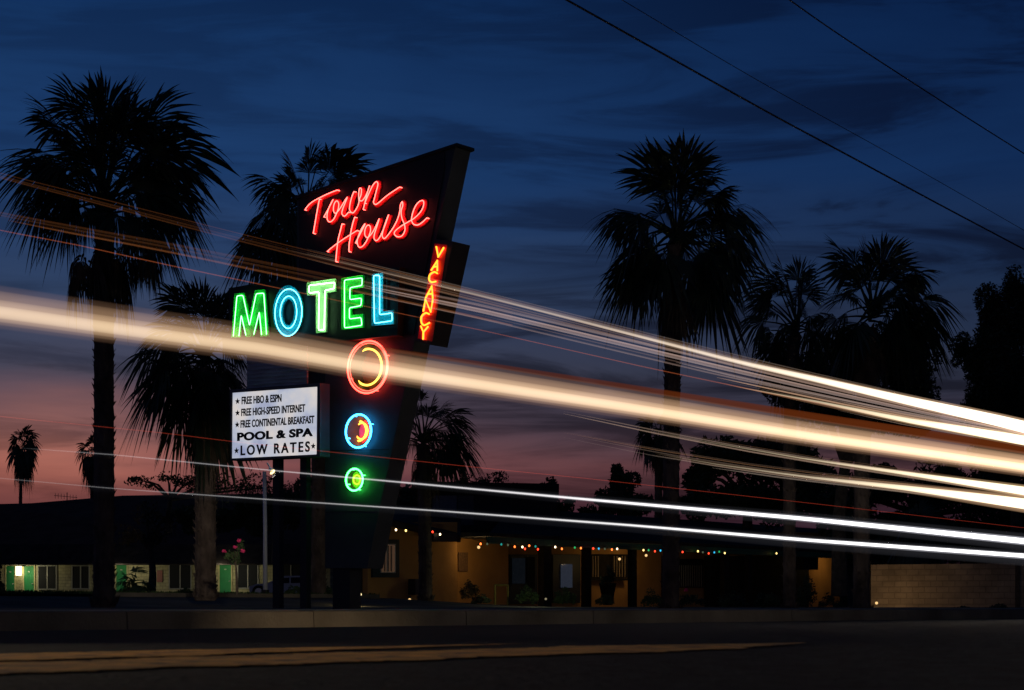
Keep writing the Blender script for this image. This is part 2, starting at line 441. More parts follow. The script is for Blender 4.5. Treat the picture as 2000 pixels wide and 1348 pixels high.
# ------------------------------------------------------------- motel sign
ms = thing('motel_sign', (SB.x, SB.y, .08), 'tall black motel pylon sign with red script neon and three neon rings', 'sign')
RINGS = [(718, 717, 51), (700, 842, 33), (692, 937, 22)]
mb = MB()
loops = [[(580, 385), (890, 284), (717, 1110), (635, 1110), (635, 690), (580, 690)]]
K = F/30.0
def ring_px(cx, cy, r_m, t=0, n=48):
    c = SP(cx, cy, t); return [c+SR*r_m*math.cos(2*math.pi*i/n)+Vector((0, 0, r_m*math.sin(2*math.pi*i/n))) for i in range(n)]
def to_px(q):
    return (CX+q.x/q.y*F, HY-(q.z-CAMH)/q.y*F)
RM = [.385, .245, .162]
for (cx, cy, ry), r in zip(RINGS, RM):
    loops.append([to_px(q) for q in ring_px(cx, cy, r-.028)])
sign_poly(mb, loops, 0, .36)
mb.build('pylon', M_pyl, ms)
mb = MB()      # black face sheet with folded edge behind the script lettering
sign_poly(mb, [[(584, 388), (868, 296), (868, 330), (808, 655), (584, 655)]], .012, .009)
sign_poly(mb, [[(575, 384), (892, 279), (892, 285), (575, 390)]], .03, .42)
mb.build('face_panel', M_blk, ms)
# holes: back plates and rings
backc = [((.16, .09, .05), 'ring_back_brown'), ((.85, .10, .22), 'ring_back_red'), ((.80, .65, .05), 'ring_back_yellow')]
NE = dict(red=glow('neon_red', (1.0, .045, .03), 10), yel=glow('neon_yellow', (1.0, .55, .07), 3.2), blue=glow('neon_blue', (.03, .40, 1.0), 13),
          green=glow('neon_green', (.04, 1.0, .10), 14), orange=glow('neon_orange', (1.0, .30, .03), 7))
names = ['red', 'blue', 'green']
for i, ((cx, cy, ry), r) in enumerate(zip(RINGS, RM)):
    mb = MB(); pts = ring_px(cx, cy, r-.03, (-.30, -.27, -.10)[i]); mb.slab(pts, RD*.03)
    bk = mb.build('ring_recess', mat(backc[i][1], backc[i][0], .5, .2), ms)
    mb = MB(); mb.tube(ring_px(cx, cy, r, .07), .013 if i else .013, 8, closed=True)
    if i == 0: mb.tube(ring_px(cx+1, cy, r-.033, .03), .006, 6, closed=True)
    for k in range(4):
        q = ring_px(cx, cy, r, .07)[k*12+3]; mb.tube([q, q-SN*.08], .006, 6)
    tag(mb.build('neon_ring', NE[names[i]], ms, True), '%s neon ring' % names[i])
    mb = MB()
    if i == 0: mb.tube(ring_px(cx, cy, r-.115, -.17), .016, 8, closed=True)
    elif i == 1:
        mb.tube(ring_px(cx+6, cy, r-.125, -.22), .012, 8, closed=True)
        mb.tube(ring_px(cx, cy, r-.095, -.20), .013, 8, closed=True)
    else:
        mb.tube(ring_px(cx+5, cy, r-.095, -.06), .014, 8, closed=True)  # added tube that gives the green recess its yellowish fill
    mb.build('inner_glow_ring', [NE['yel'], NE['orange'], glow('lime_fill_glow', (.75, 1.0, .05), 1.1)][i], ms, True)
# foot column
mb = MB(); sign_poly(mb, [[(650, 1109), (683, 1109), (683, 1189), (650, 1189)]], -.05, .26); mb.build('column', M_blk, ms)
# MOTEL cabinet
mb = MB(); sign_poly(mb, [[(447, 563), (480, 557), (534, 549), (585, 545), (600, 541), (780, 521), (776, 655), (600, 673), (447, 690)]], .16, .30); mb.build('cabinet', M_blk, ms)
# grey board panel below cabinet, dark joiner
mb = MB(); sign_poly(mb, [[(482, 688), (599, 676), (599, 752), (482, 760)]], .02, .12)
for k in range(9):
    y = 694+k*7.2; sign_poly(mb, [[(482, y+.5), (599, y-8), (599, y-6.8), (482, y+1.7)]], .035, .014)
mb.build('board_panel', M_lou, ms)
mb = MB(); sign_poly(mb, [[(599.5, 676), (634.5, 672), (634.5, 800), (599.5, 800)]], -.02, .14); mb.build('joiner', M_blk, ms)
# letters
def z2(x, y): return (440+x/5.714, 520+y/5.714)
LET = {
 'M': ('g', [[(72, 800), (105, 305), (210, 298), (272, 560), (335, 270), (442, 262), (478, 780), (398, 788), (380, 560), (312, 785), (238, 792), (178, 600), (162, 797)]],
       [[(90, 782), (130, 332), (197, 325), (270, 665), (345, 308), (430, 300), (460, 762)], [(405, 765), (380, 508), (318, 762)], [(230, 770), (178, 545), (152, 780)]], False),
 'O': ('b', [circ(698, 500, 163, 283, 44, .08), circ(703, 515, 70, 150, 36, .08)],
       [circ(705, 517, 150, 262, 44, .08), circ(705, 515, 92, 180, 36, .08)], True),
 'T': ('w', [[(915, 185), (1230, 140), (1230, 280), (1130, 298), (1125, 735), (1017, 748), (1015, 315), (915, 330)]],
       [[(935, 215), (1222, 180), (1215, 250), (1112, 270), (1105, 708), (1040, 715), (1045, 287), (935, 300)]], True),
 'E': ('g', [[(1297, 135), (1540, 100), (1540, 235), (1405, 252), (1405, 330), (1537, 312), (1537, 455), (1405, 475), (1405, 552), (1537, 535), (1537, 685), (1300, 708)]],
       [[(1330, 155), (1528, 130), (1525, 215), (1392, 240), (1390, 374), (1520, 355), (1515, 440), (1385, 465), (1385, 590), (1515, 572), (1525, 660), (1330, 690)]], True),
 'L': ('b', [[(1640, 88), (1760, 72), (1757, 507), (1880, 490), (1882, 645), (1637, 665)]],
       [[(1655, 105), (1722, 100), (1722, 542), (1860, 522), (1862, 610), (1665, 638)]], True)}
NL = {'g': (mat('letter_green', (.01, .75, .09), .4, .25, 5), glow('tube_green', (.20, 1.0, .28), 6.0)),
      'b': (mat('letter_teal', (.01, .50, .60), .4, .25, 5), glow('tube_cyan', (.13, .78, .95), 6.0)),
      'w': (mat('letter_pale_green', (.60, .85, .50), .4, .2, 5), glow('tube_pale', (.42, 1.0, .42), 10))}
for k_, (c_, polys, tubes, cl) in LET.items():
    mb = MB(); sign_poly(mb, [[z2(*q) for q in lp] for lp in polys], .20, .036)
    # raised rim of the channel letter
    lo = mb.build('letter', NL[c_][0], ms); tag(lo, {'g': 'bright green', 'b': 'teal', 'w': 'pale green'}[c_]+' letter '+k_)
    mb = MB()
    for lp in polys:
        mb.tube([SP(*z2(*q), .215) for q in lp], .008, 4, closed=True)
    mb.build('rim', NL[c_][0], lo)
    mb = MB()
    for tb in tubes:
        pts = [SP(*z2(*q), .245) for q in tb]
        if len(tb) < 20:   # round the bends a little
            n = len(pts); rp = []
            for i, q in enumerate(pts):
                if not cl and i in (0, n-1): rp.append(q); continue
                a, b = pts[i-1], pts[(i+1) % n]
                rp += [q+(a-q).normalized()*.025, q+((a-q).normalized()+(b-q).normalized())*.006, q+(b-q).normalized()*.025]
            pts = rp
        mb.tube(pts, .0065, 6, closed=cl)
    mb.build('neon_tube', NL[c_][1], lo, True)
# script lettering
def z1(x, y): return (570+x/6.897, 340+y/6.897)
SCR = {
 'Town': [[(400, 345), (380, 450), (360, 560), (340, 680), (318, 805)], [(205, 490), (250, 430), (310, 380), (380, 340), (470, 295), (560, 255), (640, 225)],
  [(460, 585), (500, 515), (545, 430), (585, 350), (545, 425), (515, 500), (502, 575), (512, 632), (545, 652), (590, 618), (625, 550), (652, 480), (660, 410), (638, 370), (608, 392), (590, 450), (592, 512), (622, 535), (672, 480), (722, 400), (775, 320), (745, 400), (715, 475), (702, 540), (738, 575), (792, 522)],
  [(865, 245), (835, 320), (810, 420), (808, 495), (850, 532), (898, 475), (932, 390), (928, 290), (940, 205), (965, 212), (960, 290), (938, 352), (970, 370), (1012, 320), (1050, 240), (1075, 165), (1045, 260), (1018, 370), (990, 485)],
  [(1010, 400), (1070, 260), (1120, 160), (1165, 112), (1188, 145), (1165, 240), (1140, 340), (1128, 390), (1155, 417), (1200, 392), (1320, 292), (1480, 185)]],
 'House': [[(705, 680), (680, 780), (655, 880), (640, 980), (620, 1185)], [(875, 590), (850, 670), (825, 780), (812, 880), (800, 960), (798, 1050)], [(505, 1050), (590, 980), (700, 900), (800, 835), (905, 770)],
  [(885, 935), (930, 850), (1015, 680), (970, 740), (930, 830), (908, 920), (930, 988), (975, 985), (1022, 930), (1062, 850), (1088, 770), (1080, 708), (1045, 700), (1015, 752), (1012, 830), (1050, 862), (1110, 800), (1165, 700), (1205, 610), (1175, 710), (1145, 800), (1135, 870), (1165, 905), (1205, 870), (1250, 780), (1290, 680), (1332, 555), (1295, 650), (1260, 760), (1245, 840), (1275, 876), (1330, 820), (1400, 720), (1450, 620), (1480, 520), (1490, 430), (1515, 380), (1522, 430), (1500, 510), (1510, 600), (1545, 690), (1550, 770), (1510, 840), (1450, 852), (1408, 815), (1425, 770), (1500, 710), (1600, 650), (1680, 600), (1760, 520), (1800, 440), (1800, 372), (1752, 375), (1700, 430), (1660, 520), (1640, 620), (1665, 680), (1720, 695), (1780, 662), (1845, 600)]]}
M_redch = mat('red_channel', (.85, .012, .02), .4, .3, 6)
for wd, strokes in SCR.items():
    mb = MB(); mt = MB()
    for st in strokes:
        pts = crom([SP(*z1(*q), .025) for q in st], 5)
        mb.tube(pts, .040, 8, rb=.012, up=SN)
        sgn = [q+SN*.05+SR*.002 for q in pts]
        mt.tube(sgn, .0075, 6)
        for q in (sgn[0], sgn[-1]): mt.tube([q, q-SN*.055], .007, 6)
    so = mb.build('script_word', M_redch, ms, True); tag(so, 'red script word '+wd)
    mt.build('neon_tube', glow('tube_script', (1.0, .10, .08), 6.5), so, True)
# vacancy box
def z4(x, y): return (780+x/5.613, 460+y/5.613)
mb = MB(); sign_poly(mb, [[z4(*q) for q in ((395, 40), (590, 65), (340, 1200), (165, 1150))]], .12, .40)
vb = mb.build('vacancy_box', mat('vacancy_box_black', (.02, .012, .012), .4, .3, 3), ms)
mb = MB(); sign_poly(mb, [[z4(*q) for q in ((385, 85), (525, 105), (360, 1165), (200, 1130))]], .126, .004)
mb.build('face', mat('vacancy_face_red', (.7, .008, .012), .4, .3, 5), vb)
VAC = [[(405, 125), (425, 235), (485, 135)], [(350, 380), (415, 275), (415, 385)], [(375, 345), (415, 340)], [(415, 415), (380, 400), (335, 430), (325, 480), (350, 512), (398, 505)],
       [(290, 680), (355, 555), (365, 688)], [(315, 640), (362, 640)], [(263, 828), (285, 700), (342, 838), (365, 710)], [(325, 862), (285, 850), (242, 890), (240, 950), (270, 985), (328, 958)],
       [(235, 995), (262, 1060), (312, 1000)], [(262, 1060), (260, 1135)]]
mb = MB(); 
for st in VAC:
    pts = [SP(*z4(*q), .16) for q in st]
    if len(st) > 4: pts = crom(pts, 4)
    mb.tube(pts, .0125, 6)
    for q in pts: mb.ball(q, .0125, 6, 4)
mb.build('neon_lettering', glow('tube_vacancy', (1.0, .31, .02), 3.2), vb, True)
mb = MB()
for st in VAC:     # added red tubes behind the letters that redden the face
    pts = [SP(*z4(q[0]+10, q[1]+4), .135) for q in st]
    mb.tube(pts, .006, 5)
mb.build('red_glow_backing', glow('tube_vac_red', (1.0, .03, .015), 9), vb, True)
# bolted seams on the pylon
for y in (880, 1000):
    mb = MB(); sign_poly(mb, [[(636, y), (760-(y-880)*.21, y-3), (760-(y-880)*.21, y-1.6), (636, y+1.4)]], .005, .003); mb.build('seam', M_blk, ms)

mb = MB()
for y in (420, 470, 520): sign_poly(mb, [[(585, y), (862-(y-330)*.19, y-(862-585)*.12), (862-(y-330)*.19, y+1-(862-585)*.12), (585, y+1)]], .0145, .002); break
mb.build('panel_seam', M_pyl, ms)
# ------------------------------------------------------------- marquee board
def z3(x, y): return (440+x/7.49, 740+y/7.49)
q0 = SP(565, 1187, 0)
mq = thing('marquee_board', (q0.x, q0.y, .08), 'lit white message board with black lettering on two dark posts', 'sign')
mb = MB(); fr = [z3(*q) for q in ((65, 160), (1385, 60), (1385, 1135), (70, 1195))]
face = [z3(*q) for q in ((100, 205), (1345, 115), (1335, 1105), (92, 1165))]
sign_poly(mb, [fr], .22, .27); mb.build('cabinet', mat('cabinet_grey', (.06, .065, .065), .5, .3, 3), mq)
mb = MB()
for a, b in zip(range(4), (1, 2, 3, 0)):
    sign_poly(mb, [[fr[a], fr[b], face[b], face[a]]], .24, .018)
mb.build('frame', mat('frame_grey', (.11, .115, .11), .45, .3, 3), mq)
mb = MB(); sign_poly(mb, [face], .226, .005)
mface = bpy.data.materials.new('lit_acrylic'); mface.use_nodes = True; n_ = mface.node_tree; b = n_.nodes['Principled BSDF']
b.inputs['Base Color'].default_value = (.7, .7, .7, 1); b.inputs['Roughness'].default_value = .3
t_ = n_.nodes.new('ShaderNodeTexCoord'); no = n_.nodes.new('ShaderNodeTexNoise'); no.inputs['Scale'].default_value = 2.2; no.inputs['Detail'].default_value = 3
n_.links.new(t_.outputs['Object'], no.inputs['Vector']); r_ = n_.nodes.new('ShaderNodeValToRGB')
r_.color_ramp.elements[0].position = .3; r_.color_ramp.elements[0].color = (.30, .34, .52, 1); r_.color_ramp.elements[1].position = .68; r_.color_ramp.elements[1].color = (.72, .66, .62, 1)
e2 = r_.color_ramp.elements.new(.48); e2.color = (.52, .55, .64, 1)
n_.links.new(no.outputs['Fac'], r_.inputs[0]); n_.links.new(r_.outputs[0], b.inputs['Emission Color']); b.inputs['Emission Strength'].default_value = .9
fo = mb.build('lit_face', mface, mq)
M_ink = mat('black_vinyl', (.004, .004, .005), .6); M_ink2 = mat('dark_brown_letter', (.02, .008, .006), .5)
LINES = [('FREE HBO & ESPN', (238, 262), (820, 222), (820, 337), (238, 376), .028, M_ink, 1.0), ('FREE HIGH-SPEED INTERNET', (232, 437), (1168, 368), (1165, 484), (232, 549), .028, M_ink, 1.0),
         ('FREE CONTINENTAL BREAKFAST', (222, 607), (1302, 535), (1298, 650), (222, 720), .028, M_ink, 1.0), ('POOL & SPA', (172, 790), (1278, 716), (1275, 842), (172, 913), .040, M_ink, 1.06),
         ('LOW RATES', (222, 975), (1235, 912), (1232, 1068), (222, 1123), .024, M_ink2, 1.35)]
for txt, tl, tr, br, bl, bo, mm, spc in LINES:
    uv, fs = text_mesh(txt, bo, spc)
    A, B_, C_, D_ = [SP(*z3(*q), .230) for q in (tl, tr, br, bl)]
    vs = [(D_*(1-u)+C_*u)*(1-v)+(A*(1-u)+B_*u)*v for u, v in uv]
    # one mesh per word: cut where the gap between glyphs is widest
    words = txt.split(' '); fu = sorted((min(uv[k][0] for k in f), max(uv[k][0] for k in f)) for f in fs)
    gaps = []; hi_ = fu[0][1]
    for a_, b_ in fu:
        if a_ > hi_: gaps.append((a_-hi_, (a_+hi_)/2))
        hi_ = max(hi_, b_)
    cuts = sorted(g[1] for g in sorted(gaps, reverse=True)[:len(words)-1])
    for wi, wd_ in enumerate(words):
        lo_ = cuts[wi-1] if wi else -1; h2 = cuts[wi] if wi < len(cuts) else 2
        ff = [f for f in fs if lo_ < uv[f[0]][0] < h2]; used = sorted({k for f in ff for k in f}); mp_ = {k: n for n, k in enumerate(used)}
        mb = MB(); F_ = [tuple(mp_[k] for k in f) for f in ff]; mb.add([vs[k] for k in used], F_)
        sh = .012 if 'POOL' in txt else (.009 if 'LOW' in txt else .0055)
        mb.add([vs[k]+SR*sh+SN*.0006 for k in used], F_)
        if 'POOL' in txt: mb.add([vs[k]+SR*sh*.5+SN*.0012+Vector((0, 0, .002)) for k in used], F_)
        tag(mb.build('lettering', mm, mq), 'word '+wd_)
for (cx, cy, r) in ((180, 330, 40), (180, 500, 40), (175, 672, 40), (165, 1052, 42), (1287, 985, 42)):
    pts = []; mb = MB()
    for i in range(10):
        a = math.pi/2+i*math.pi/5; rr = r if i % 2 == 0 else r*.42
        pts.append(SP(*z3(cx+rr*math.cos(a)*.95, cy-rr*math.sin(a)*1.2-.06*rr*math.cos(a)), .230))
    mb.slab(pts, SN*.002); mb.build('star', M_ink, mq)
for xa, xb in ((532.5, 545.5), (586, 598.5)):
    mb = MB(); sign_poly(mb, [[(xa, 893), (xb, 892), (xb, 1188), (xa, 1188)]], .12, .10); mb.build('post', M_blk, mq)
# light pole with flood lamp
b0 = P(518, 1157, 60); pl = thing('metal_pole', (b0.x, b0.y, gz(b0)), 'slim silver pole standing left of the message board posts', 'pole')
mb = MB(); mb.tube([P(518, 1158, 60), P(518, 1040, 60), P(516.5, 921, 60)], [.07, .062, .055], 12); mb.build('shaft', mat('silver_paint', (.82, .84, .86), .5, .05), pl, True)
mb = MB(); mb.tube([P(518, 1163, 60), P(518, 1152, 60)], .12, 12); mb.build('base', M_blk, pl)
b0 = P(530, 921, 30.3); fl = thing('flood_lamp', b0, 'small lit flood lamp hanging under the message board', 'lamp')
mb = MB(); mb.tube([P(522, 905, 30.1), P(526, 911, 30), P(528, 917, 29.9)], .012, 8); mb.tube([P(527, 914, 29.95), P(533, 922, 29.8)], [.02, .045], 10); mb.build('housing', M_metal, fl)
mb = MB(); mb.tube([P(529, 925, 29.8), P(534, 922.5, 29.75), P(535, 918, 29.75)], .014, 8); mb.build('lit_tube', glow('flood_glow', (1, .72, .3), 3), fl)

# ------------------------------------------------------------- palms
def frame(d):
    d = d.normalized(); s = d.cross(Vector((0, 0, 1)))
    if s.length < .05: s = Vector((1, 0, 0))
    s.normalize(); return d, s, s.cross(d)
def fan(mb, o, az, elv, pet, R, droop, n=26, spread=2.0, fold=.25, roll=0.0):
    """a palmate leaf: petiole then a fan of blades split at the ends"""
    d = Vector((math.cos(az)*math.cos(elv), math.sin(az)*math.cos(elv), math.sin(elv)))
    pts = []; p = Vector(o); dd = d.copy()
    for i in range(4):
        pts.append(p.copy()); p = p+dd*pet/3; dd = (dd+Vector((0, 0, -.10*droop*2))).normalized()
    mb.tube(pts, [.028, .02, .016, .013], 4, cap=False)
    h = pts[-1]; Fd, Sd, Ud = frame(dd)
    if roll:
        Sd, Ud = Sd*math.cos(roll)+Ud*math.sin(roll), Ud*math.cos(roll)-Sd*math.sin(roll)
    dphi = 2*spread/(n-1); wx = WIND
    for k in range(n):
        phi = -spread+dphi*k+random.uniform(-.05, .05)
        lr = R*(.66+.34*math.cos(phi*.8))*random.uniform(.8, 1.12)
        dr = Fd*math.cos(phi)+Sd*math.sin(phi)-Ud*(fold*abs(math.sin(phi)))
        dr.normalize(); sd = (Sd*math.cos(phi)-Fd*math.sin(phi))
        vs = []
        dz = droop*random.uniform(.6, 1.6)
        for t, wd in ((0.04, .10), (.50, .52), (.68, .42), (.83, .27), (.95, .13), (1.05, 0.02)):
            c = h+dr*lr*t; c = c+Vector((wx*max(0, t-.3)**1.5*lr, 0, -dz*lr*max(0, t-.45)**1.5*1.25))
            hw = dphi*lr*wd*.85
            if t < .51: hw = dphi*lr*t*.52
            vs += [c-sd*hw, c+sd*hw]
        mb.add(vs, [(2*q, 2*q+1, 2*q+3, 2*q+2) for q in range(5)])
WIND = .12
def frond(mb, o, tip, n=34, blade=.5):
    o = Vector(o); V = Vector(tip)-o; T = V.length
    lift = (.16 if V.z > -.2*T else .26)*T
    ctrl = o+V*.45+Vector((0, 0, lift)); pts = []
    for i in range(9):
        t = i/8; pts.append(o*(1-t)**2+ctrl*2*t*(1-t)+Vector(tip)*t*t)
    k = 5 if random.random() < .6 else 4; pet = pts[:k+1]; mb.tube(pet, [.034, .028, .022, .018, .016, .014][:k+1], 4, cap=False)
    h = pts[k]; Fd = (pts[-1]-h); L_ = Fd.length*random.uniform(.92, 1.08); Fd.normalize()
    Sd = Fd.cross(Vector((0, 0, 1)))
    if Sd.length < .2: Sd = Vector((random.uniform(-1, 1), random.uniform(-1, 1), 0))
    Sd.normalize(); Ud = Sd.cross(Fd); a = random.uniform(-1.2, 1.2); Sd, Ud = Sd*math.cos(a)+Ud*math.sin(a), Ud*math.cos(a)-Sd*math.sin(a)
    fold = random.uniform(.15, .6); spread = random.uniform(1.15, 1.65); lat = max(0, 1-abs(V.z)/T*(1 if V.z > 0 else .95))
    droop = .30+.75*lat; dphi = 2*spread/(n-1)
    for k in range(n):
        phi = -spread+dphi*k+random.uniform(-.05, .05)
        lr = L_*1.25*(.48+.52*math.cos(phi*.8))*random.uniform(.85, 1.12)
        dr = (Fd*math.cos(phi)+Sd*math.sin(phi)-Ud*(fold*abs(math.sin(phi)))).normalized(); sd = Sd*math.cos(phi)-Fd*math.sin(phi)
        dz = droop*random.uniform(.6, 1.5); vs = []
        for t, wd in ((0.03, .1), (.45, .52), (.64, .44), (.82, .28), (.95, .13), (1.05, .02)):
            c = h+dr*lr*t+Vector((0, 0, -dz*lr*max(0, t-.4)**1.5*1.3)); hw = dphi*lr*wd*.9
            if t < .46: hw = dphi*lr*t*.55
            vs += [c-sd*hw, c+sd*hw]
        mb.add(vs, [(2*q, 2*q+1, 2*q+3, 2*q+2) for q in range(5)])
def palm(name, xt, yb, d, trk, crown, label, n=6, R=None, skirt=None, wpx=(16, 12), boots=1.0, up=1.0, petk=.46, base_bulge=1.3, group='tall fan palms', lo=-50, seed=0, bare=0, nleaf=32, tips=None):
    """xt: list of (x,y) trunk points bottom to top; crown (cx,cy,r) px"""
    random.seed(seed*13+5)
    base = P(*xt[0], d); root = thing(name, (base.x, base.y, base.z-.05), label, 'palm tree', group)
    mpp = d/F; path = crom([P(x, y, d) for x, y in [(xt[0][0], xt[0][1]+6)]+xt], 6)
    m = len(path); H = path[-1].z-path[0].z
    mb = MB(); rr = []; dense = []
    nn = int(H/.11)
    for i in range(nn+1):
        t = i/nn; k = t*(m-1); a = int(min(k, m-2)); q = path[a].lerp(path[a+1], k-a)
        dense.append(q)
        r = (wpx[0]*(1-t)+wpx[1]*t)*mpp*(1+(base_bulge-1)*max(0, 1-t*9)**1.5)
        rr.append(r*(1+.05*(i % 2)+random.uniform(-.03, .03)))
    mb.tube(dense, rr, 14)
    # old leaf boots
    nb = int(H/.1*9*boots)
    for i in range(nb):
        t = random.uniform(bare, 1); k = t*nn; a = int(min(k, nn-1)); q = dense[a]; r = rr[a]
        an = random.uniform(0, 6.28); o = Vector((math.cos(an), math.sin(an), 0)); s = Vector((-o.y, o.x, 0))
        l = random.uniform(.08, .19); wv = random.uniform(.03, .06)
        b = q+o*(r*.93); tip = q+o*(r+random.uniform(.015, .07))+Vector((0, 0, l))
        mb.add([b-s*wv, b+s*wv, b+s*wv*.6+o*.02+Vector((0, 0, l*.6)), tip, b-s*wv*.6+o*.02+Vector((0, 0, l*.6))], [(0, 1, 2, 3, 4)])
    mb.build('trunk', M_trunk, root)
    cx, cy, cr_ = crown; top = P(cx, cy, d); R_ = cr_*mpp
    mb = MB()
    for i in range(n):
        t = (i+.5)/n
        el_ = math.radians(84-(84-lo)*t**.9)+random.uniform(-.12, .12); az_ = i*2.39996+random.uniform(-.45, .45)
        o = top+Vector((math.cos(az_)*.06, math.sin(az_)*.06, (0.5-t)*R_*.35))
        tot = R_*random.uniform(.72, 1.10)
        if el_ > .8: tot *= up
        fan(mb, o, az_, el_, tot*petk, tot*(1-petk)*1.18, .15+1.25*t+random.uniform(0, .35), n=nleaf, spread=random.uniform(1.25, 1.9), fold=random.uniform(.1, .9), roll=random.uniform(-.9, .9))
    if tips:
        mb = MB()
        for rep in range(2):
            for (x, y) in tips:
                x += random.uniform(-7, 7)*(1+rep); y += random.uniform(-7, 7)*(1+rep)+rep*8; k = 1 if rep == 0 else random.uniform(.6, .88)
                q = top.lerp(P(x, y, d), k); px_ = math.hypot(x-cx, y-cy)/cr_
                q.y += random.uniform(-.55, .55)*R_*(1.25-.7*min(1, px_)); q.z += .03*R_*min(1, px_)
                frond(mb, top+Vector((random.uniform(-.08, .08), random.uniform(-.08, .08), random.uniform(-.35, .15)*R_*.5)), q)
    mb.build('crown', M_frond, root)
    if skirt:
        mb = MB()
        for (sx, sy, srx, sry, cnt) in skirt:      # hanging dead leaves in lumps round the trunk
            c = P(sx, sy, d)
            for i in range(cnt):
                az_ = random.uniform(0, 6.28); z = random.uniform(.0, 1)
                o = c+Vector((math.cos(az_)*srx*mpp*.25, math.sin(az_)*srx*mpp*.25, sry*mpp*(1-z*1.1)))
                fan(mb, o, az_, math.radians(random.uniform(-50, -15)), srx*mpp*.5, sry*mpp*random.uniform(.6, .95), 1.9, n=18, spread=1.3, fold=.5, roll=random.uniform(-.4, .4))
        mb.build('dead_frond_skirt', M_dead, root)
    return root
palm('fan_palm', [(203, 1172), (203, 900), (203, 640), (205, 420)], 0, 40, 0, (205, 395, 222), 'big shaggy fan palm at the left with a double skirt', n=6, wpx=(21, 18), skirt=[(215, 520, 50, 62, 18), (165, 540, 40, 45, 7), (275, 520, 45, 45, 7)], tips=[(65,180),(110,232),(140,150),(180,168),(215,150),(262,145),(300,200),(335,175),(320,240),(395,245),(350,285),(425,300),(360,330),(395,370),(340,400),(395,440),(300,440),(345,500),(265,470),(40,265),(120,285),(5,310),(90,330),(30,360),(70,385),(15,430),(110,420),(90,462),(150,460),(210,250),(245,220),(170,235),(160,320),(250,320)], seed=1, lo=-32, up=1.15)
palm('fan_palm', [(622, 1165), (622, 900), (615, 640), (600, 430)], 0, 58, 0, (598, 400, 140), 'fan palm rising behind the red script sign panel', n=6, wpx=(15, 12), skirt=[(560, 500, 50, 40, 8), (600, 520, 40, 50, 8)], tips=[(487,325),(520,345),(555,290),(600,275),(640,285),(690,295),(712,305),(700,345),(510,395),(520,430),(470,475),(465,520),(500,540),(540,480),(560,550),(600,555),(640,420),(560,380),(620,330),(580,330)], seed=2, lo=-45)
palm('fan_palm', [(401, 1160), (401, 1000), (400, 860), (400, 720)], 0, 47, 0, (400, 690, 150), 'stocky fan palm left of the message board, trunk base smooth', n=6, wpx=(21, 19), skirt=[(405, 820, 45, 60, 10)], tips=[(245,705),(265,760),(320,790),(255,800),(275,660),(320,565),(350,548),(400,548),(440,560),(470,568),(500,582),(330,870),(345,810),(480,640),(490,700),(470,760),(440,890),(400,890),(370,880),(450,840),(300,620),(330,700),(470,800),(425,900),(355,620),(430,620)], seed=3, lo=-60, bare=.17, boots=1.5, base_bulge=1.15)
palm('fan_palm', [(831, 1166), (830, 1050), (828, 950), (826, 870)], 0, 58, 0, (826, 858, 108), 'low fan palm directly right of the sign pylon', n=6, wpx=(13, 12), tips=[(820,762),(850,768),(880,785),(905,800),(920,835),(938,865),(935,895),(915,930),(880,925),(860,915),(785,790),(800,770),(760,830),(770,880),(900,860),(850,830),(745,860)], seed=4, lo=-55, skirt=[(826, 905, 30, 40, 8)], nleaf=28)
palm('fan_palm', [(1310, 1186), (1311, 900), (1314, 680), (1318, 480)], 0, 41, 0, (1320, 460, 170), 'tall windblown fan palm right of the sky gap, long narrow skirt', n=46, wpx=(17, 14), skirt=[(1318, 600, 26, 62, 12)], tips=[(1250,290),(1275,298),(1310,285),(1345,290),(1375,330),(1400,318),(1440,348),(1420,380),(1490,385),(1480,440),(1400,400),(1475,500),(1440,530),(1460,560),(1440,630),(1400,600),(1420,560),(1370,575),(1160,398),(1200,425),(1180,540),(1205,580),(1240,560),(1262,590),(1225,490),(1290,560),(1330,330),(1285,380),(1370,440)], seed=5, lo=-62, up=1.05)
palm('fan_palm', [(1542, 1184), (1542, 900), (1545, 760), (1552, 660)], 0, 50, 0, (1554, 640, 118), 'fan palm with open petioles left of the widest crown', n=6, wpx=(13, 11), tips=[(1490,500),(1520,502),(1555,505),(1590,505),(1590,560),(1440,640),(1470,590),(1455,560),(1490,690),(1500,720),(1620,600),(1530,560),(1570,580),(1630,680),(1520,640),(1610,640)], seed=6, lo=-50, up=1.2, skirt=[(1540, 740, 40, 50, 10)])
palm('fan_palm', [(1682, 1188), (1684, 900), (1692, 760), (1700, 640)], 0, 47, 0, (1703, 600, 150), 'widest fan palm crown at the right beside leafy trees', n=6, wpx=(17, 13), tips=[(1615,470),(1650,485),(1690,462),(1730,470),(1745,485),(1800,485),(1835,512),(1790,540),(1862,595),(1845,640),(1830,672),(1780,600),(1640,560),(1600,640),(1620,700),(1800,700),(1660,520),(1700,530),(1750,560),(1760,680),(1650,680)], seed=7, lo=-55, skirt=[(1700, 700, 40, 50, 8)])
palm('distant_fan_palm', [(1286, 1060), (1286, 960), (1286, 860)], 0, 95, 0, (1286, 852, 52), 'small far fan palm seen behind the tall palm trunk', n=28, wpx=(8, 7), seed=8, lo=-60, group='distant fan palms', nleaf=14, boots=.3, skirt=[(1288, 890, 24, 30, 8)])
palm('distant_fan_palm', [(40, 985), (41, 940), (44, 885)], 0, 170, 0, (45, 872, 38), 'small far fan palm against the sunset at the left edge', n=26, wpx=(3.5, 3), seed=9, lo=-45, group='distant fan palms', nleaf=12, boots=.1, skirt=[(43, 900, 17, 34, 14)])
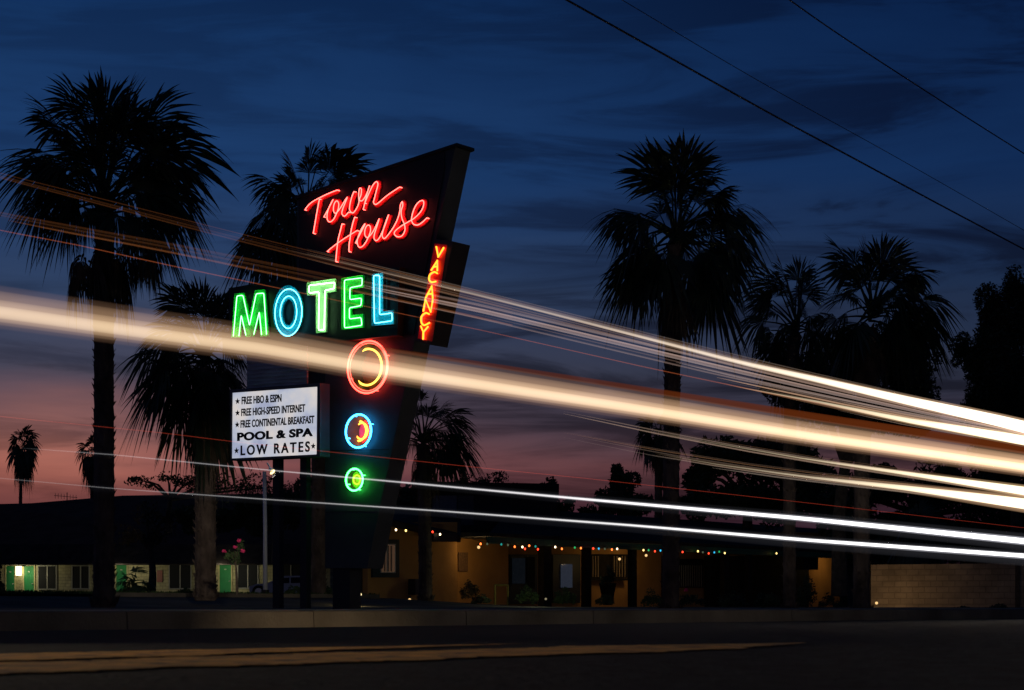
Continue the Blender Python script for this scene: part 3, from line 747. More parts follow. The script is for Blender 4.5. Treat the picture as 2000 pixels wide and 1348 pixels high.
palm('distant_fan_palm', [(180, 985), (180, 940), (180, 895)], 0, 160, 0, (181, 888, 36), 'small far fan palm half hidden by the big left trunk', n=24, wpx=(4, 4), seed=10, lo=-40, group='distant fan palms', nleaf=12, boots=.1, skirt=[(180, 915, 16, 30, 12)])

palm('young_fan_palm', [(1790, 1150), (1790, 1110), (1790, 1075)], 0, 74, 0, (1790, 1062, 78), 'young fan palm spreading above the block wall', n=24, wpx=(8, 7), seed=12, lo=-10, group='young fan palms', nleaf=22, boots=.4)
# ------------------------------------------------------------- leafy trees and shrubs
def leafy(name, label, cat, d, blobs, trunk=None, leaf=.16, dens=1.0, m=None, group=None, flowers=None, dz=1.0, seed=0, tw=.15):
    random.seed(seed*31+11)
    bx = trunk[0] if trunk else blobs[0][:2]
    b = P(bx[0], bx[1], d); root = thing(name, b, label, cat, group); mpp = d/F
    mb = MB()
    for (x, y, rx, ry) in blobs:
        c = P(x, y, d+random.uniform(-.5, .5)*dz*rx*mpp); n = int(dens*rx*ry*mpp*mpp/(leaf*leaf)*44)+40
        # sub-clumps give a ragged outline
        subs = []
        for k in range(max(5, int(7+rx/7))):
            a = random.uniform(0, 6.28); u = random.uniform(-1, 1); r = random.uniform(.2, .85)
            q = math.sqrt(1-u*u); subs.append((Vector((math.cos(a)*q*rx*r, math.sin(a)*q*rx*r*dz, u*ry*r))*mpp, random.uniform(.30, .50)))
        for i in range(n):
            so, sr = random.choice(subs)
            v = Vector((random.gauss(0, 1), random.gauss(0, 1), random.gauss(0, 1)))
            v = v.normalized()*random.uniform(.3, 1)**.5
            pnt = c+so+Vector((v.x*rx*sr, v.y*rx*sr*dz, v.z*ry*sr*1.1))*mpp
            a = Vector((random.gauss(0, 1), random.gauss(0, 1), random.gauss(0, 1))).normalized(); bb = a.orthogonal().normalized()
            l = leaf*random.uniform(.5, 1.15)
            mb.add([pnt-a*l*.6, pnt+bb*l*.28, pnt+a*l*.6, pnt-bb*l*.28], [(0, 1, 2, 3)])
    mb.build('crown' if trunk else 'foliage', m or M_leaf, root)
    if trunk:
        mb = MB(); pts = [P(x, y, d) for x, y in trunk]
        mb.tube(crom(pts, 3), [tw*(1-.5*i/(3*(len(pts)-1))) for i in range(3*(len(pts)-1)+1)], 8)
        for (x, y, rx, ry) in blobs:
            e = P(x, y, d); k = pts[-1]; mb.tube([pts[-2].lerp(k, .6), k.lerp(e, .5)+Vector((0, 0, .1)), e+Vector((0, 0, ry*mpp*.3))], [tw*.5, tw*.3, tw*.1], 6)
        mb.build('trunk', M_bark, root)
    if flowers:
        for (x, y) in flowers:
            mb = MB(); c = P(x, y, d-.4)
            for k in range(9):
                v = Vector((random.gauss(0, 1), random.gauss(0, 1), random.gauss(0, 1))).normalized()
                mb.ball(c+v*mpp*2.4, mpp*2.6, 6, 4, sc=(1, 1, .7))
            mb.build('flower', mat('pink_petal', (.75, .04, .16), .6, .3, 20), root)
    return root
leafy('leafy_tree', 'large dark leafy tree cut by the right edge of the frame', 'tree', 76, [(1945, 620, 60, 75), (1985, 570, 45, 50), (1920, 700, 60, 70), (1970, 720, 80, 110), (1890, 690, 40, 40), (2040, 650, 80, 120), (1930, 790, 60, 50), (2020, 800, 90, 90), (1960, 870, 90, 70)], trunk=[(1985, 1170), (1985, 1000), (1980, 850)], leaf=.15, dens=2.0, seed=1, tw=.3)
leafy('leafy_tree', 'dense leafy tree growing under the right palm crowns', 'tree', 58, [(1620, 720, 80, 65), (1700, 700, 90, 70), (1770, 710, 60, 75), (1560, 760, 70, 50), (1800, 760, 40, 50), (1650, 800, 110, 50), (1760, 820, 70, 50)], trunk=[(1640, 1165), (1640, 1000), (1660, 850)], leaf=.14, dens=2.0, seed=2, tw=.25)
leafy('leafy_tree', 'round topped dark tree left of the tall palm trunk', 'tree', 100, [(1215, 945, 36, 38), (1190, 985, 42, 32), (1250, 985, 45, 32), (1160, 1010, 28, 20)], trunk=[(1212, 1100), (1212, 1020), (1214, 970)], leaf=.28, dens=2.6, seed=3, tw=.3)
leafy('leafy_tree', 'broad dark tree between the tall palm and lit palm trunk', 'tree', 92, [(1420, 890, 70, 42), (1380, 920, 45, 50), (1490, 900, 80, 55), (1570, 910, 80, 50), (1360, 935, 28, 35), (1450, 970, 90, 50), (1560, 980, 100, 50), (1380, 985, 55, 30)], trunk=[(1460, 1100), (1460, 1020), (1460, 950)], leaf=.28, dens=2.6, seed=4, tw=.3)
leafy('leafy_tree', 'low dark tree behind the far right block wall', 'tree', 86, [(1720, 960, 90, 50), (1830, 950, 90, 60), (1930, 970, 100, 60), (1640, 990, 60, 50), (1740, 1040, 120, 50), (1880, 1050, 130, 50), (2020, 1020, 90, 80), (1760, 1085, 100, 40), (1940, 1080, 110, 45), (1650, 1040, 60, 40)], trunk=[(1800, 1120), (1800, 1040), (1800, 980)], leaf=.28, dens=2.6, seed=5, tw=.3)
leafy('leafy_tree', 'small tree clump just right of the raised flat roof block', 'tree', 98, [(1075, 950, 22, 18), (1095, 990, 30, 22), (1060, 1000, 24, 18), (1110, 985, 16, 14)], trunk=[(1090, 1060), (1090, 1010), (1088, 985)], leaf=.2, dens=1.1, seed=6, tw=.2)
leafy('leafy_tree', 'thin leafy tree showing above the flat roof block', 'tree', 100, [(975, 935, 26, 14), (1000, 950, 24, 12), (940, 942, 26, 14), (905, 940, 20, 14)], trunk=[(960, 1060), (960, 1000), (962, 955)], leaf=.18, dens=.35, seed=7, tw=.15)
leafy('leafy_tree', 'sparse twiggy tree above the left wing roof', 'tree', 118, [(285, 942, 38, 14), (325, 935, 32, 14), (355, 940, 26, 22), (380, 945, 40, 28), (260, 936, 16, 8), (440, 950, 55, 30), (500, 960, 50, 40), (560, 965, 60, 50)], trunk=[(330, 1040), (330, 1000), (335, 960)], leaf=.2, dens=.25, seed=8, tw=.2)
leafy('leafy_tree', 'dark tree mass behind the message board posts', 'tree', 112, [(440, 1010, 50, 30), (500, 1000, 60, 40), (570, 1000, 60, 45), (620, 980, 50, 50), (370, 1015, 50, 25), (720, 1000, 70, 50), (800, 990, 60, 40)], trunk=[(540, 1100), (540, 1040), (540, 1010)], leaf=.28, dens=2.6, seed=9, tw=.3)
leafy('garden_tree', 'small dry leaved garden tree in front of the left wing', 'tree', 75, [(285, 1010, 42, 30), (265, 1040, 36, 26), (310, 1040, 36, 26), (330, 1010, 26, 22), (250, 1055, 22, 16)], trunk=[(296, 1164), (298, 1110), (290, 1050)], leaf=.13, dens=.28, m=M_dry, seed=10, tw=.17)
leafy('rose_bush', 'tall rose bush with pink blooms beside the right green door', 'rose bush', 41, [(458, 1080, 17, 16), (470, 1066, 10, 14), (445, 1086, 12, 9), (462, 1096, 14, 8)], trunk=[(463, 1162), (462, 1125), (460, 1095)], leaf=.06, dens=.3, m=M_leaf2, seed=11, tw=.03, flowers=[(438, 1077), (459, 1068), (474, 1076), (467, 1056)])
leafy('edge_bush', 'dark bush cut by the left edge beside the end door', 'bush', 100, [(-8, 1090, 16, 45), (-2, 1140, 14, 26), (-14, 1150, 20, 26)], leaf=.16, dens=1.2, seed=12)
SH = [(915, 1152, 24, 22, 60, M_dry, 'reddish dry shrub at the foot of the orange wall'), (940, 1170, 26, 12, 59, M_leaf, 'low dark shrub beside the yellow hydrant marker'),
      (1030, 1164, 28, 19, 60, M_leaf2, 'lush green shrub in front of the dark porch door'), (1105, 1166, 30, 17, 61, M_leaf2, 'green shrub between two porch posts under the string lights'),
      (1180, 1170, 24, 14, 62, M_leaf, 'small dark shrub beneath the barred window'), (1275, 1168, 28, 18, 63, M_leaf2, 'green shrub in front of the middle orange wall'),
      (1350, 1170, 34, 16, 60, M_leaf, 'dark flowering shrub right of the tall palm trunk'), (1430, 1172, 40, 16, 62, M_leaf, 'wide dark shrub in the shadowed porch section'),
      (1500, 1168, 34, 20, 58, M_leaf, 'dark shrub left of the lit thin palm trunk'), (1575, 1150, 24, 38, 58, M_leaf, 'tall dark shrub right beside the lit thin palm trunk'),
      (1622, 1176, 32, 16, 58, M_leaf, 'rounded dark shrub before the right orange wall'), (1880, 1188, 24, 8, 62, M_leaf, 'low weeds at the foot of the block wall, left clump'), (1945, 1186, 34, 10, 61, M_leaf, 'low weeds at the foot of the block wall, right clump'),
      (1187, 1125, 18, 22, 57, M_leaf, 'upright potted shrub standing before the barred window'), (360, 1154, 18, 9, 72, M_leaf2, 'spiky yellow green plant left of the stocky palm base'),
      (575, 1152, 22, 8, 58, M_leaf2, 'flowering ground shrub between the two dark posts'), (640, 1150, 10, 12, 60, M_leaf2, 'small shrub behind the pylon column')]
for i, (x, y, rx, ry, d, m_, lb) in enumerate(SH):
    leafy('shrub', lb, 'shrub', d, [(x, y, rx*.7, ry), (x-rx*.45, y+ry*.35, rx*.5, ry*.6), (x+rx*.45, y+ry*.3, rx*.5, ry*.65)], leaf=.085, dens=.45, m=m_, group='shrubs along the motel front', seed=40+i, flowers=[(1340, 1152)] if i == 6 else None)
# yucca-like plant before the left wing
mb = MB(); yr = P(262, 1166, 70); yu = thing('spiky_plant', yr, 'spiky fan leaved plant beside the middle green door', 'plant')
random.seed(99)
for i in range(16):
    fan(mb, P(262, 1150-i*1.2, 70), i*2.4, math.radians(random.uniform(-15, 75)), .35, .45, .5, n=12, spread=1.3)
mb.build('foliage', M_leaf2, yu)
mb = MB(); mb.tube([P(262, 1168, 70), P(262, 1145, 70)], .09, 8); mb.build('stem', M_bark, yu)

# ------------------------------------------------------------- left wing
random.seed(3)
wu = (WB-WA).normalized(); wn = Vector((-wu.y, wu.x, 0))   # wn points away from camera
lw = thing('motel_wing', wing(300, 1166), 'long low cream motel wing with green doors behind the lawn', 'building')
mb = MB(); mb.slab([wing(-60, 1172), wing(-60, 1098), wing(645, 1098), wing(645, 1172)], wn*8)
wl = mb.build('wall', block_mat('cream_blocks', (.40, .38, .23), (.22, .21, .13), .4, .2), lw); uv_wall(wl, wu)
mb = MB()   # mansard porch band and roof
a = [wing(-70, 1101, 1.6), wing(655, 1101, 1.6)]; b = [wing(-70, 1063, .4), wing(655, 1063, .4)]
mb.add([a[0], a[1], b[1], b[0]], [(0, 1, 2, 3)])
mb.slab([a[0], a[1], wing(655, 1103, 1.6), wing(-70, 1103, 1.6)], wn*2)
mb.build('porch_roof', M_roof, lw)
mb = MB(); c = [wing(-70, 1063.5, .38), wing(655, 1063.5, .38)]; e = [P(60, 983, 140), P(240, 968, 140), P(700, 962, 134)]
mb.add([c[0], c[1], e[2], e[1], e[0], P(-70, 986, 141)], [(0, 1, 2, 3, 4, 5)])
mb.build('roof', mat('brown_roof', (.10, .055, .045), .9, .3, 1, .3, bscale=4), lw)
def wbox(name, x0, y0, x1, y1, t, th, m_, parent):
    mb = MB(); mb.slab([wing(x0, y1, t), wing(x0, y0, t), wing(x1, y0, t), wing(x1, y1, t)], wn*th); return mb.build(name, m_, parent)
for (x0, x1, yt, yb) in ((12, 28, 1106, 1169), (47, 66, 1106, 1169), (227, 247, 1102, 1165), (429, 451, 1101, 1163)):
    dd = wbox('door', x0, yt, x1, yb, .05, .03, M_green, lw)
    wbox('frame', x0-2.5, yt-2, x0-.1, yb, .07, .06, M_cream, dd); wbox('frame', x1+.1, yt-2, x1+2.5, yb, .07, .06, M_cream, dd)
    mb = MB(); mb.ball(wing(x1-3, (yt+yb)/2+3, .09), .045, 8, 5); mb.build('handle', M_metal, dd)
    wbox('number_plate', (x0+x1)/2-2, yt+10, (x0+x1)/2+2, yt+12, .055, .004, M_wframe, dd)
for (x0, x1, yt, yb) in ((75, 109, 1106, 1150), (141, 173, 1106, 1149), (331, 372, 1103, 1149), (465, 503, 1102, 1148), (546, 590, 1101, 1147)):
    ww = wbox('window', x0, yt, x1, yb, .03, .02, M_glass, lw)
    mx = (x0+x1)/2
    mb = MB()
    for (a0, b0, a1, b1) in ((x0-1.5, yt-1.5, x1+1.5, yt), (x0-1.5, yb, x1+1.5, yb+2), (x0-1.5, yt+.02, x0, yb-.02), (x1, yt+.02, x1+1.5, yb-.02), (mx-.9, yt+.02, mx+.9, yb-.02)):
        mb.slab([wing(a0, b1, .07), wing(a0, b0, .07), wing(a1, b0, .07), wing(a1, b1, .07)], wn*.05)
    mb.build('window_frame', mat('alu_frame', (.22, .23, .22), .5, .1), ww)
for x0 in (83, 147, 340):
    ac = wbox('air_conditioner', x0, 1158, x0+16, 1167, .35, .3, mat('ac_grey', (.25, .25, .23), .6, .2), lw)
    wbox('grille', x0+1, 1160, x0+7, 1166, .36, .005, M_blk, ac); wbox('grille', x0+9, 1160, x0+15, 1166, .36, .005, M_blk, ac)
wbox('red_notice', 306, 1114, 317, 1137, .06, .03, mat('dark_red_board', (.15, .02, .015), .6, .2), lw)
lp = wing(37, 1116, .25)
wlmp = thing('wall_lamp', wing(37, 1122, .2), 'bright white wall lamp between the two left green doors', 'lamp')
mb = MB(); mb.slab([wing(33, 1124, .2), wing(33, 1106, .2), wing(42, 1106, .2), wing(42, 1124, .2)], -wn*.12); mb.build('lit_shade', glow('lamp_glow', (1, .86, .45), 5), wlmp)
mb = MB(); mb.slab([wing(32, 1106, .36), wing(32, 1104, .36), wing(43, 1104, .36), wing(43, 1106, .36)], wn*.34); mb.build('cap', M_blk, wlmp)
def point(name, loc, colr, e, r=.08):
    l = bpy.data.lights.new(name, 'POINT'); l.energy = e; l.color = colr; l.shadow_soft_size = r
    o = bpy.data.objects.new(name, l); C.objects.link(o); o.location = loc; return o
point('wall_lamp_light', wing(37, 1116, 1.3), (1, .88, .5), 70)
for x_, y_, e_, l_ in ((222, 1110, 36, 'dim wall lamp beside the middle green door'), (420, 1106, 40, 'dim wall lamp beside the right green door behind the stocky palm')):
    t_ = thing('wall_lamp', wing(x_, y_, .2), l_, 'lamp'); mb = MB(); mb.slab([wing(x_-1.5, y_+4, .2), wing(x_-1.5, y_-4, .2), wing(x_+1.5, y_-4, .2), wing(x_+1.5, y_+4, .2)], -wn*.1); mb.build('lit_shade', glow('dim_lamp', (1, .85, .4), 1.0), t_)
    point('wall_lamp_light', wing(x_, y_+8, 2.2), (1, .88, .55), e_*2.0)
# tv aerial on the roof
ar = thing('roof_aerial', P(130, 985, 139), 'small television aerial on the left wing roof', 'aerial')
mb = MB(); mb.tube([P(131, 986, 139), P(131, 962, 139)], .03, 6); mb.tube([P(106, 968, 139), P(151, 972, 139)], .02, 5)
for k in range(8): x = 108+k*5.8; mb.tube([P(x, 963.5+k*.5, 139), P(x, 974+k*.3, 139)], .015, 5)
mb.build('mast', M_blk, ar)
# parked car behind the posts
cr_ = thing('parked_car', P(545, 1163, 95), 'pale parked saloon car half hidden behind the dark posts', 'car')
CM = mat('car_paint', (.33, .38, .45), .25, .05)
def carp(x, y, z, d=95): return P(x, y, d)
def prof(pts, name, m_, d0, wd):
    mb = MB(); mb.slab([P(x, y, d0) for x, y in pts], Vector((0, wd, 0))); return mb.build(name, m_, cr_)
prof([(487, 1158), (487, 1146), (500, 1141), (523, 1139), (546, 1128), (555, 1125), (588, 1124.5), (604, 1136), (616, 1140), (618, 1158)], 'body', CM, 94.2, 1.7)
prof([(529, 1139), (548, 1129.5), (565, 1128), (565, 1139)], 'side_window', M_glass, 94.17, .02); prof([(568, 1139), (568, 1128), (586, 1127.5), (598, 1138)], 'side_window', M_glass, 94.17, .02)
for x in (505, 597):
    mb = MB(); c = P(x, 1156, 94.1)
    mb.tube([c, c+Vector((0, .22, 0))], .31, 16); wh = mb.build('wheel', mat('tyre', (.015, .015, .015), .9, .1), cr_)
    mb = MB(); mb.tube([c-Vector((0, .01, 0)), c], .18, 12); mb.build('rim', M_metal, wh)
mb = MB(); mb.ball(P(490, 1147, 94.3), .1, 8, 5, sc=(1, .6, .6)); mb.build('headlight', M_wframe, cr_)

# ------------------------------------------------------------- office building
PF = 41.0
def fac(x, y, p=PF): return PP(x, y, p)
ob = thing('motel_office', fac(1150, 1170), 'low tan stucco motel office with a dark porch and posts', 'building')
def fbox(name, x0, y0, x1, y1, p, th, m_, parent, y0b=None, y1b=None):
    mb = MB(); mb.slab([fac(x0, y1, p), fac(x0, y0, p), fac(x1, y0 if y0b is None else y0b, p), fac(x1, y1 if y1b is None else y1b, p)], NR*th if th < 1 else Vector((.02*th, th, 0))); return mb.build(name, m_, parent)
fbox('wall', 718, 1020, 893, 1172, 39.6, .25, M_orange, ob, y1b=1176)
fbox('wall', 893.2, 1040, 993, 1186, 40.4, .6, M_orange, ob)
fbox('wall', 993.2, 1040, 1715, 1188, 41.0, .5, M_orange, ob)
# set back body + roofs
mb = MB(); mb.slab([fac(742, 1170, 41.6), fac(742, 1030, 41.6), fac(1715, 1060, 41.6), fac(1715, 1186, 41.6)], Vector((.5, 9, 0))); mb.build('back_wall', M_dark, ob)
mb = MB()  # main roof: canopy edge forward at p=38.2 rising to a ridge at p=47
E0, E1 = fac(955, 1062, 38.2), fac(1690, 1082, 38.2); R0, R1 = fac(1000, 1004, 47), fac(1700, 1020, 47)
E0.z = E1.z = 2.35+.12; R0.z = R1.z = 4.05
B0, B1 = E0+Vector((4, 20, 0)), E1+Vector((0, 20, 0))
mb.add([E0, E1, R1, R0, B1, B0, E0+Vector((0, 0, -.1)), E1+Vector((0, 0, -.1)), E0+NR*3+Vector((0, 0, -.1)), E1+NR*3+Vector((0, 0, -.1))],
       [(0, 1, 2, 3), (3, 2, 4, 5), (6, 7, 1, 0), (6, 8, 9, 7), (0, 3, 5), (1, 4, 2)])
mb.build('roof', M_roof, ob)
mb = MB()  # left gable
g0, g1, g2 = fac(716, 1040, 38.9), fac(763, 1026, 38.9), fac(897, 1058, 38.9)
mb.slab([fac(700, 1046, 38.9), fac(745, 1022, 38.9), fac(768, 1016, 38.9), fac(900, 1048, 38.9), fac(900, 1059, 38.9), fac(850, 1047, 38.9), fac(765, 1027, 38.9), fac(700, 1056, 38.9)], NR*.12)
mb.slab([fac(768, 1016, 39.1), fac(900, 1046, 39.1), fac(900, 990, 48), fac(768, 990, 48)], Vector((0, 0, -.1)))
mb.slab([fac(700, 1046, 39.1), fac(768, 1016, 39.1), fac(768, 990, 48), fac(700, 1000, 48)], Vector((0, 0, -.1)))
mb.build('gable_roof', M_roof, ob)
# raised flat block behind
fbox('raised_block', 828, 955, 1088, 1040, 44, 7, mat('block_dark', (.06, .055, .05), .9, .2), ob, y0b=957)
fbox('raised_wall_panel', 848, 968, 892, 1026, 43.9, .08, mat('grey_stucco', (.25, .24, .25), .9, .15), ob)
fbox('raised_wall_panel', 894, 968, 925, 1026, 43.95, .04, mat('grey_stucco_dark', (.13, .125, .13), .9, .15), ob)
fbox('parapet', 820, 940, 1092, 956, 43.6, 7.8, M_roof, ob, y0b=945, y1b=958)
# fascia beam
mb = MB(); f0, f1 = E0+Vector((0, 0, -.12)), E1+Vector((0, 0, -.12))
mb.hexa([f0+Vector((0, 0, -.22)), f1+Vector((0, 0, -.22)), f1+NR*.1+Vector((0, 0, -.22)), f0+NR*.1+Vector((0, 0, -.22))], [f0, f1, f1+NR*.1, f0+NR*.1])
mb.build('fascia_beam', mat('green_fascia', (.02, .10, .05), .6, .2), ob)
fbox('hanging_sign_box', 847, 1041, 893, 1058, 38.6, .2, M_blk, ob)
# porch posts
for x, wv in ((1064, 12), (1145, 9), (1235, 8), (1415, 8), (1462, 6), (1655, 11)):
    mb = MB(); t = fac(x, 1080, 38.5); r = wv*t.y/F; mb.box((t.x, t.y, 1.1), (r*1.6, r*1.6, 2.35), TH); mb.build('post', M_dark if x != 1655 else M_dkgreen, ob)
# windows and doors
ow = fbox('window', 728, 1054, 780, 1128, 39.52, .07, M_dkgreen, ob)
fbox('window_frame', 744.5, 1062.5, 773, 1119, 39.47, .045, M_wframe, ow)
fbox('glass', 746.5, 1064.5, 771.2, 1117, 39.44, .02, mat('lit_glass', (.02, .015, .01), .15, emis=((.55, .30, .17), .10)), ow)
for x in (750, 757, 763): fbox('curtain', x, 1066, x+3, 1116, 39.42, .01, mat('curtain', (.4, .28, .2), .9, .2), ow)
fbox('mullion', 755.3, 1064.5, 757, 1117, 39.40, .01, M_wframe, ow)
fbox('side_gate', 700, 1107, 716, 1162, 39.8, .1, M_blk, ob)
fbox('meter_box', 811, 1131, 822, 1162, 39.3, .28, mat('meter_grey', (.03, .03, .03), .5), ob)
nb = fbox('notice_board', 896, 1079, 914, 1116, 40.35, .03, mat('notice_brown', (.22, .12, .06), .7, .5, 30), ob)
dr_ = fbox('entrance_door', 995, 1083, 1050, 1180, 40.9, .06, M_blk, ob)
fbox('glass_pane', 1001, 1090, 1026, 1140, 40.86, .02, mat('blue_glass', (.03, .045, .06), .1, .8, 3, emis=((.08, .11, .16), .03)), dr_)
fbox('glass_pane', 1030, 1088, 1045, 1150, 40.86, .02, M_glass, dr_)
dd2 = fbox('entrance_door', 1080, 1083, 1134, 1178, 40.9, .06, M_blk, ob)
fbox('glass_pane', 1096, 1102, 1118, 1148, 40.86, .02, mat('blue_glass2', (.03, .045, .06), .1, .8, 3, emis=((.16, .20, .30), .10)), dd2)
bw = fbox('barred_window', 1154, 1083, 1228, 1129, 40.9, .06, M_dark, ob)
mb = MB()
for k in range(13):
    x = 1158+k*5.2
    if 1172 < x < 1196: continue
    mb.slab([fac(x, 1127, 40.8), fac(x, 1086, 40.8), fac(x+1.1, 1086, 40.8), fac(x+1.1, 1127, 40.8)], NR*.03)
mb.build('bars', mat('bar_tan', (.35, .25, .15), .6), bw)
fbox('sill', 1152, 1129.5, 1230, 1134, 40.7, .25, M_dark, bw)
bw2 = fbox('barred_window', 1324, 1092, 1374, 1148, 40.9, .06, M_dark, ob)
mb = MB()
for k in range(11):
    x = 1327+k*4.3; mb.slab([fac(x, 1146, 40.8), fac(x, 1104, 40.8), fac(x+.8, 1104, 40.8), fac(x+.8, 1146, 40.8)], NR*.03)
mb.build('bars', mat('bar_grey', (.25, .24, .22), .6), bw2)
fbox('dark_panel', 1296, 1086, 1322, 1180, 40.85, .1, M_dark, ob); fbox('dark_panel', 1380, 1086, 1580, 1186, 40.85, .1, M_dark, ob)
fbox('hanging_box', 1570, 1085, 1598, 1113, 38.9, .4, M_blk, ob)
fbox('downpipe', 1654, 1084, 1680, 1186, 40.6, .35, mat('green_pillar', (.03, .06, .02), .7, .2), ob)
yb_ = thing('yellow_post_marker', fac(979, 1180, 36), 'yellow railing marker standing beside the green shrub', 'railing')
mb = MB()
for x in (967, 992): mb.tube([fac(x, 1184, 36), fac(x, 1143, 36)], .035, 8)
mb.tube([fac(967, 1143, 36), fac(992, 1143, 36)], .035, 8)
mb.build('tube_frame', mat('dull_yellow', (.35, .25, .03), .6, .2), yb_)
fb = thing('standing_planter', fac(1187, 1180, 38), 'dark urn planter standing under the upright shrub', 'planter')
mb = MB(); c0 = fac(1187, 1182, 37.8); mb.tube([c0, c0+Vector((0, 0, .35)), c0+Vector((0, 0, .75))], [.16, .22, .3], 12); mb.build('urn', M_dark, fb)

# porch lamps: small ceiling lamps that light the tan walls
lampm = glow('porch_glow', (1, .62, .25), 1.2)
def porch(x, y, p, e, label, r=.05, colr=(1, .66, .26)):
    q = fac(x, y, p); t = thing('porch_lamp', q, label, 'lamp', 'porch lamps of the office')
    mb = MB(); mb.ball(q, .05, 8, 5); mb.build('bulb', lampm, t); mb = MB(); mb.tube([q+Vector((0, 0, .05)), q+Vector((0, 0, .12))], [.08, .03], 8); mb.build('cap', M_blk, t)
    point('porch_lamp_light', q+Vector((0, 0, -.08)), colr, e, r)
porch(800, 1172, 38.4, 13, 'low garden lamp at the foot of the left tan wall')
porch(935, 1069, 39.2, 14, 'small porch lamp over the tan wall left of the porch')
porch(1210, 1092, 39.6, 6, 'small porch lamp near the barred window')
porch(1262, 1085, 39.8, 8, 'small lamp over the middle tan wall')
porch(1640, 1084, 40.0, 11, 'small porch lamp at the right end of the office')
point('path_lamp_light', PP(700, 1163, 33.0), (1, .82, .35), 9, .1)
pq = PP(703, 1165, 33.2)
pa = thing('path_lamp', pq, 'low yellow garden lamp beside the pylon column', 'lamp')
mb = MB(); mb.tube([pq+Vector((0, 0, -.25)), pq], .02, 6); mb.build('stake', M_blk, pa); mb = MB(); mb.ball(pq+Vector((0, 0, .05)), .045, 8, 5); mb.build('bulb', glow('path_glow', (1, .8, .4), 2), pa)

# string lights
sl = thing('string_lights', fac(1100, 1065, 38.1), 'string of small coloured bulbs along the porch eave', 'string lights')
Z5 = [(267, 200, 'w'), (337, 205, 'y'), (527, 215, 'r'), (580, 232, 'w'), (868, 300, 'o'), (915, 300, 'd'), (1015, 303, 't'), (1062, 308, 'd'), (1110, 320, 'o'), (1165, 322, 'w'), (1183, 335, 'r'), (1213, 313, 'o'), (1258, 318, 't'), (1275, 338, 'r'),
      (1398, 322, 'w'), (1445, 335, 'o'), (1537, 326, 'g'), (1580, 330, 'o'), (1668, 332, 'r'), (1707, 333, 'b'), (1750, 335, 'd'), (1800, 340, 'o'), (1838, 335, 'w')]
Z6 = [(208, 347, 'y'), (245, 347, 'g'), (290, 355, 'r'), (330, 350, 'b'), (488, 360, 'r'), (598, 355, 'y'), (633, 362, 'd'), (675, 370, 'r'), (715, 363, 'b'), (750, 358, 'g'), (790, 368, 'y'), (1160, 370, 'y')]
BC = {'w': ((1, .72, .42), 4), 'y': ((1, .68, .2), 3), 'r': ((1, .05, .02), 3), 'o': ((1, .17, .03), 3.5), 't': ((.02, .35, .3), .9), 'b': ((.03, .4, .7), 1.6), 'g': ((.02, .4, .12), 1.2), 'd': ((.2, .25, .15), .4)}
pts = [(700+x/3.636, 980+y/3.636, c) for x, y, c in Z5]+[(1200+x/3.664, 980+y/3.664, c) for x, y, c in Z6]
wp = []
for (x, y, c) in pts:
    q = fac(x, y, 38.0 if x > 900 else 38.5); mb = MB()
    mb.ball(q, .030, 8, 6, sc=(1, 1, 1.3)); tag(mb.build('bulb', glow('bulb_'+c, *BC[c]), sl, True), {'w': 'warm white', 'y': 'yellow', 'r': 'red', 'o': 'orange red', 't': 'teal', 'b': 'blue', 'g': 'green', 'd': 'dim'}[c]+' bulb')
    wp.append(q+Vector((0, 0, .09)))
mb = MB(); mb.tube(wp, .008, 5)
for q in wp: mb.tube([q, q-Vector((0, 0, .05))], .018, 6)
mb.build('wire', M_wire, sl)

# block wall right
def wallp(x, y, back=0):
    d = 70-(x-1700)/300*2.2; q = P(x, y, d); return q
mb = MB(); u_ = (wallp(2400, 1185)-wallp(1700, 1185)).normalized(); bk = Vector((-u_.y, u_.x, 0))
mb.slab([wallp(1701, 1196), wallp(1701, 1103), wallp(2400, 1096), wallp(2400, 1196)], bk*.2)
bwall = tag(mb.build('block_wall', block_mat('tan_blocks', (.42, .32, .20), (.29, .22, .14), .42, .2)), 'long painted block wall at the right edge of the motel', 'wall'); uv_wall(bwall, u_)
mb = MB(); mb.slab([wallp(1984, 1196)-bk*.12, wallp(1984, 1098)-bk*.12, wallp(1993, 1098)-bk*.12, wallp(1993, 1196)-bk*.12], bk*.118); pst = mb.build('pillar', M_bark, None)
pst.parent = bwall; pst.location = Vector(pst.location)-Vector(bwall.location)
point('wall_wash_light', fac(1712, 1166, 30.0), (1, .66, .33), 22, .1)  # added light washing the block wall, with a small low lamp
wl2 = thing('added_wash_lamp', fac(1712, 1176, 30.0), 'low added lamp at the left end of the block wall', 'lamp')
mb = MB(); mb.ball(fac(1712, 1178, 30.0), .05, 8, 5); mb.build('bulb', lampm, wl2)

# ------------------------------------------------------------- overhead cables
def cable(pts, p, r, label):
    q = [PP(x, y, p) for x, y in pts]
    a = q[0]+(q[0]-q[1])*1.2; b = q[-1]+(q[-1]-q[-2])*3.0; b.z += 2.0
    mb = MB(); mb.tube([a]+crom(q, 5)+[b], r, 6)
    tag(mb.build('overhead_cable', M_wire), label, 'cable', 'overhead cables')
cable([(1107, 0), (1300, 108), (1510, 225), (1650, 300), (1830, 397), (2000, 487)], 13, .014, 'thick lower overhead cable crossing the upper right sky')
cable([(1215, 0), (1480, 157), (1750, 307), (2000, 450)], 13.6, .0055, 'thin middle overhead cable between the two thicker ones')
cable([(1542, 0), (1650, 75), (1850, 205), (2000, 300)], 12.5, .010, 'upper overhead cable nearest the top right corner')

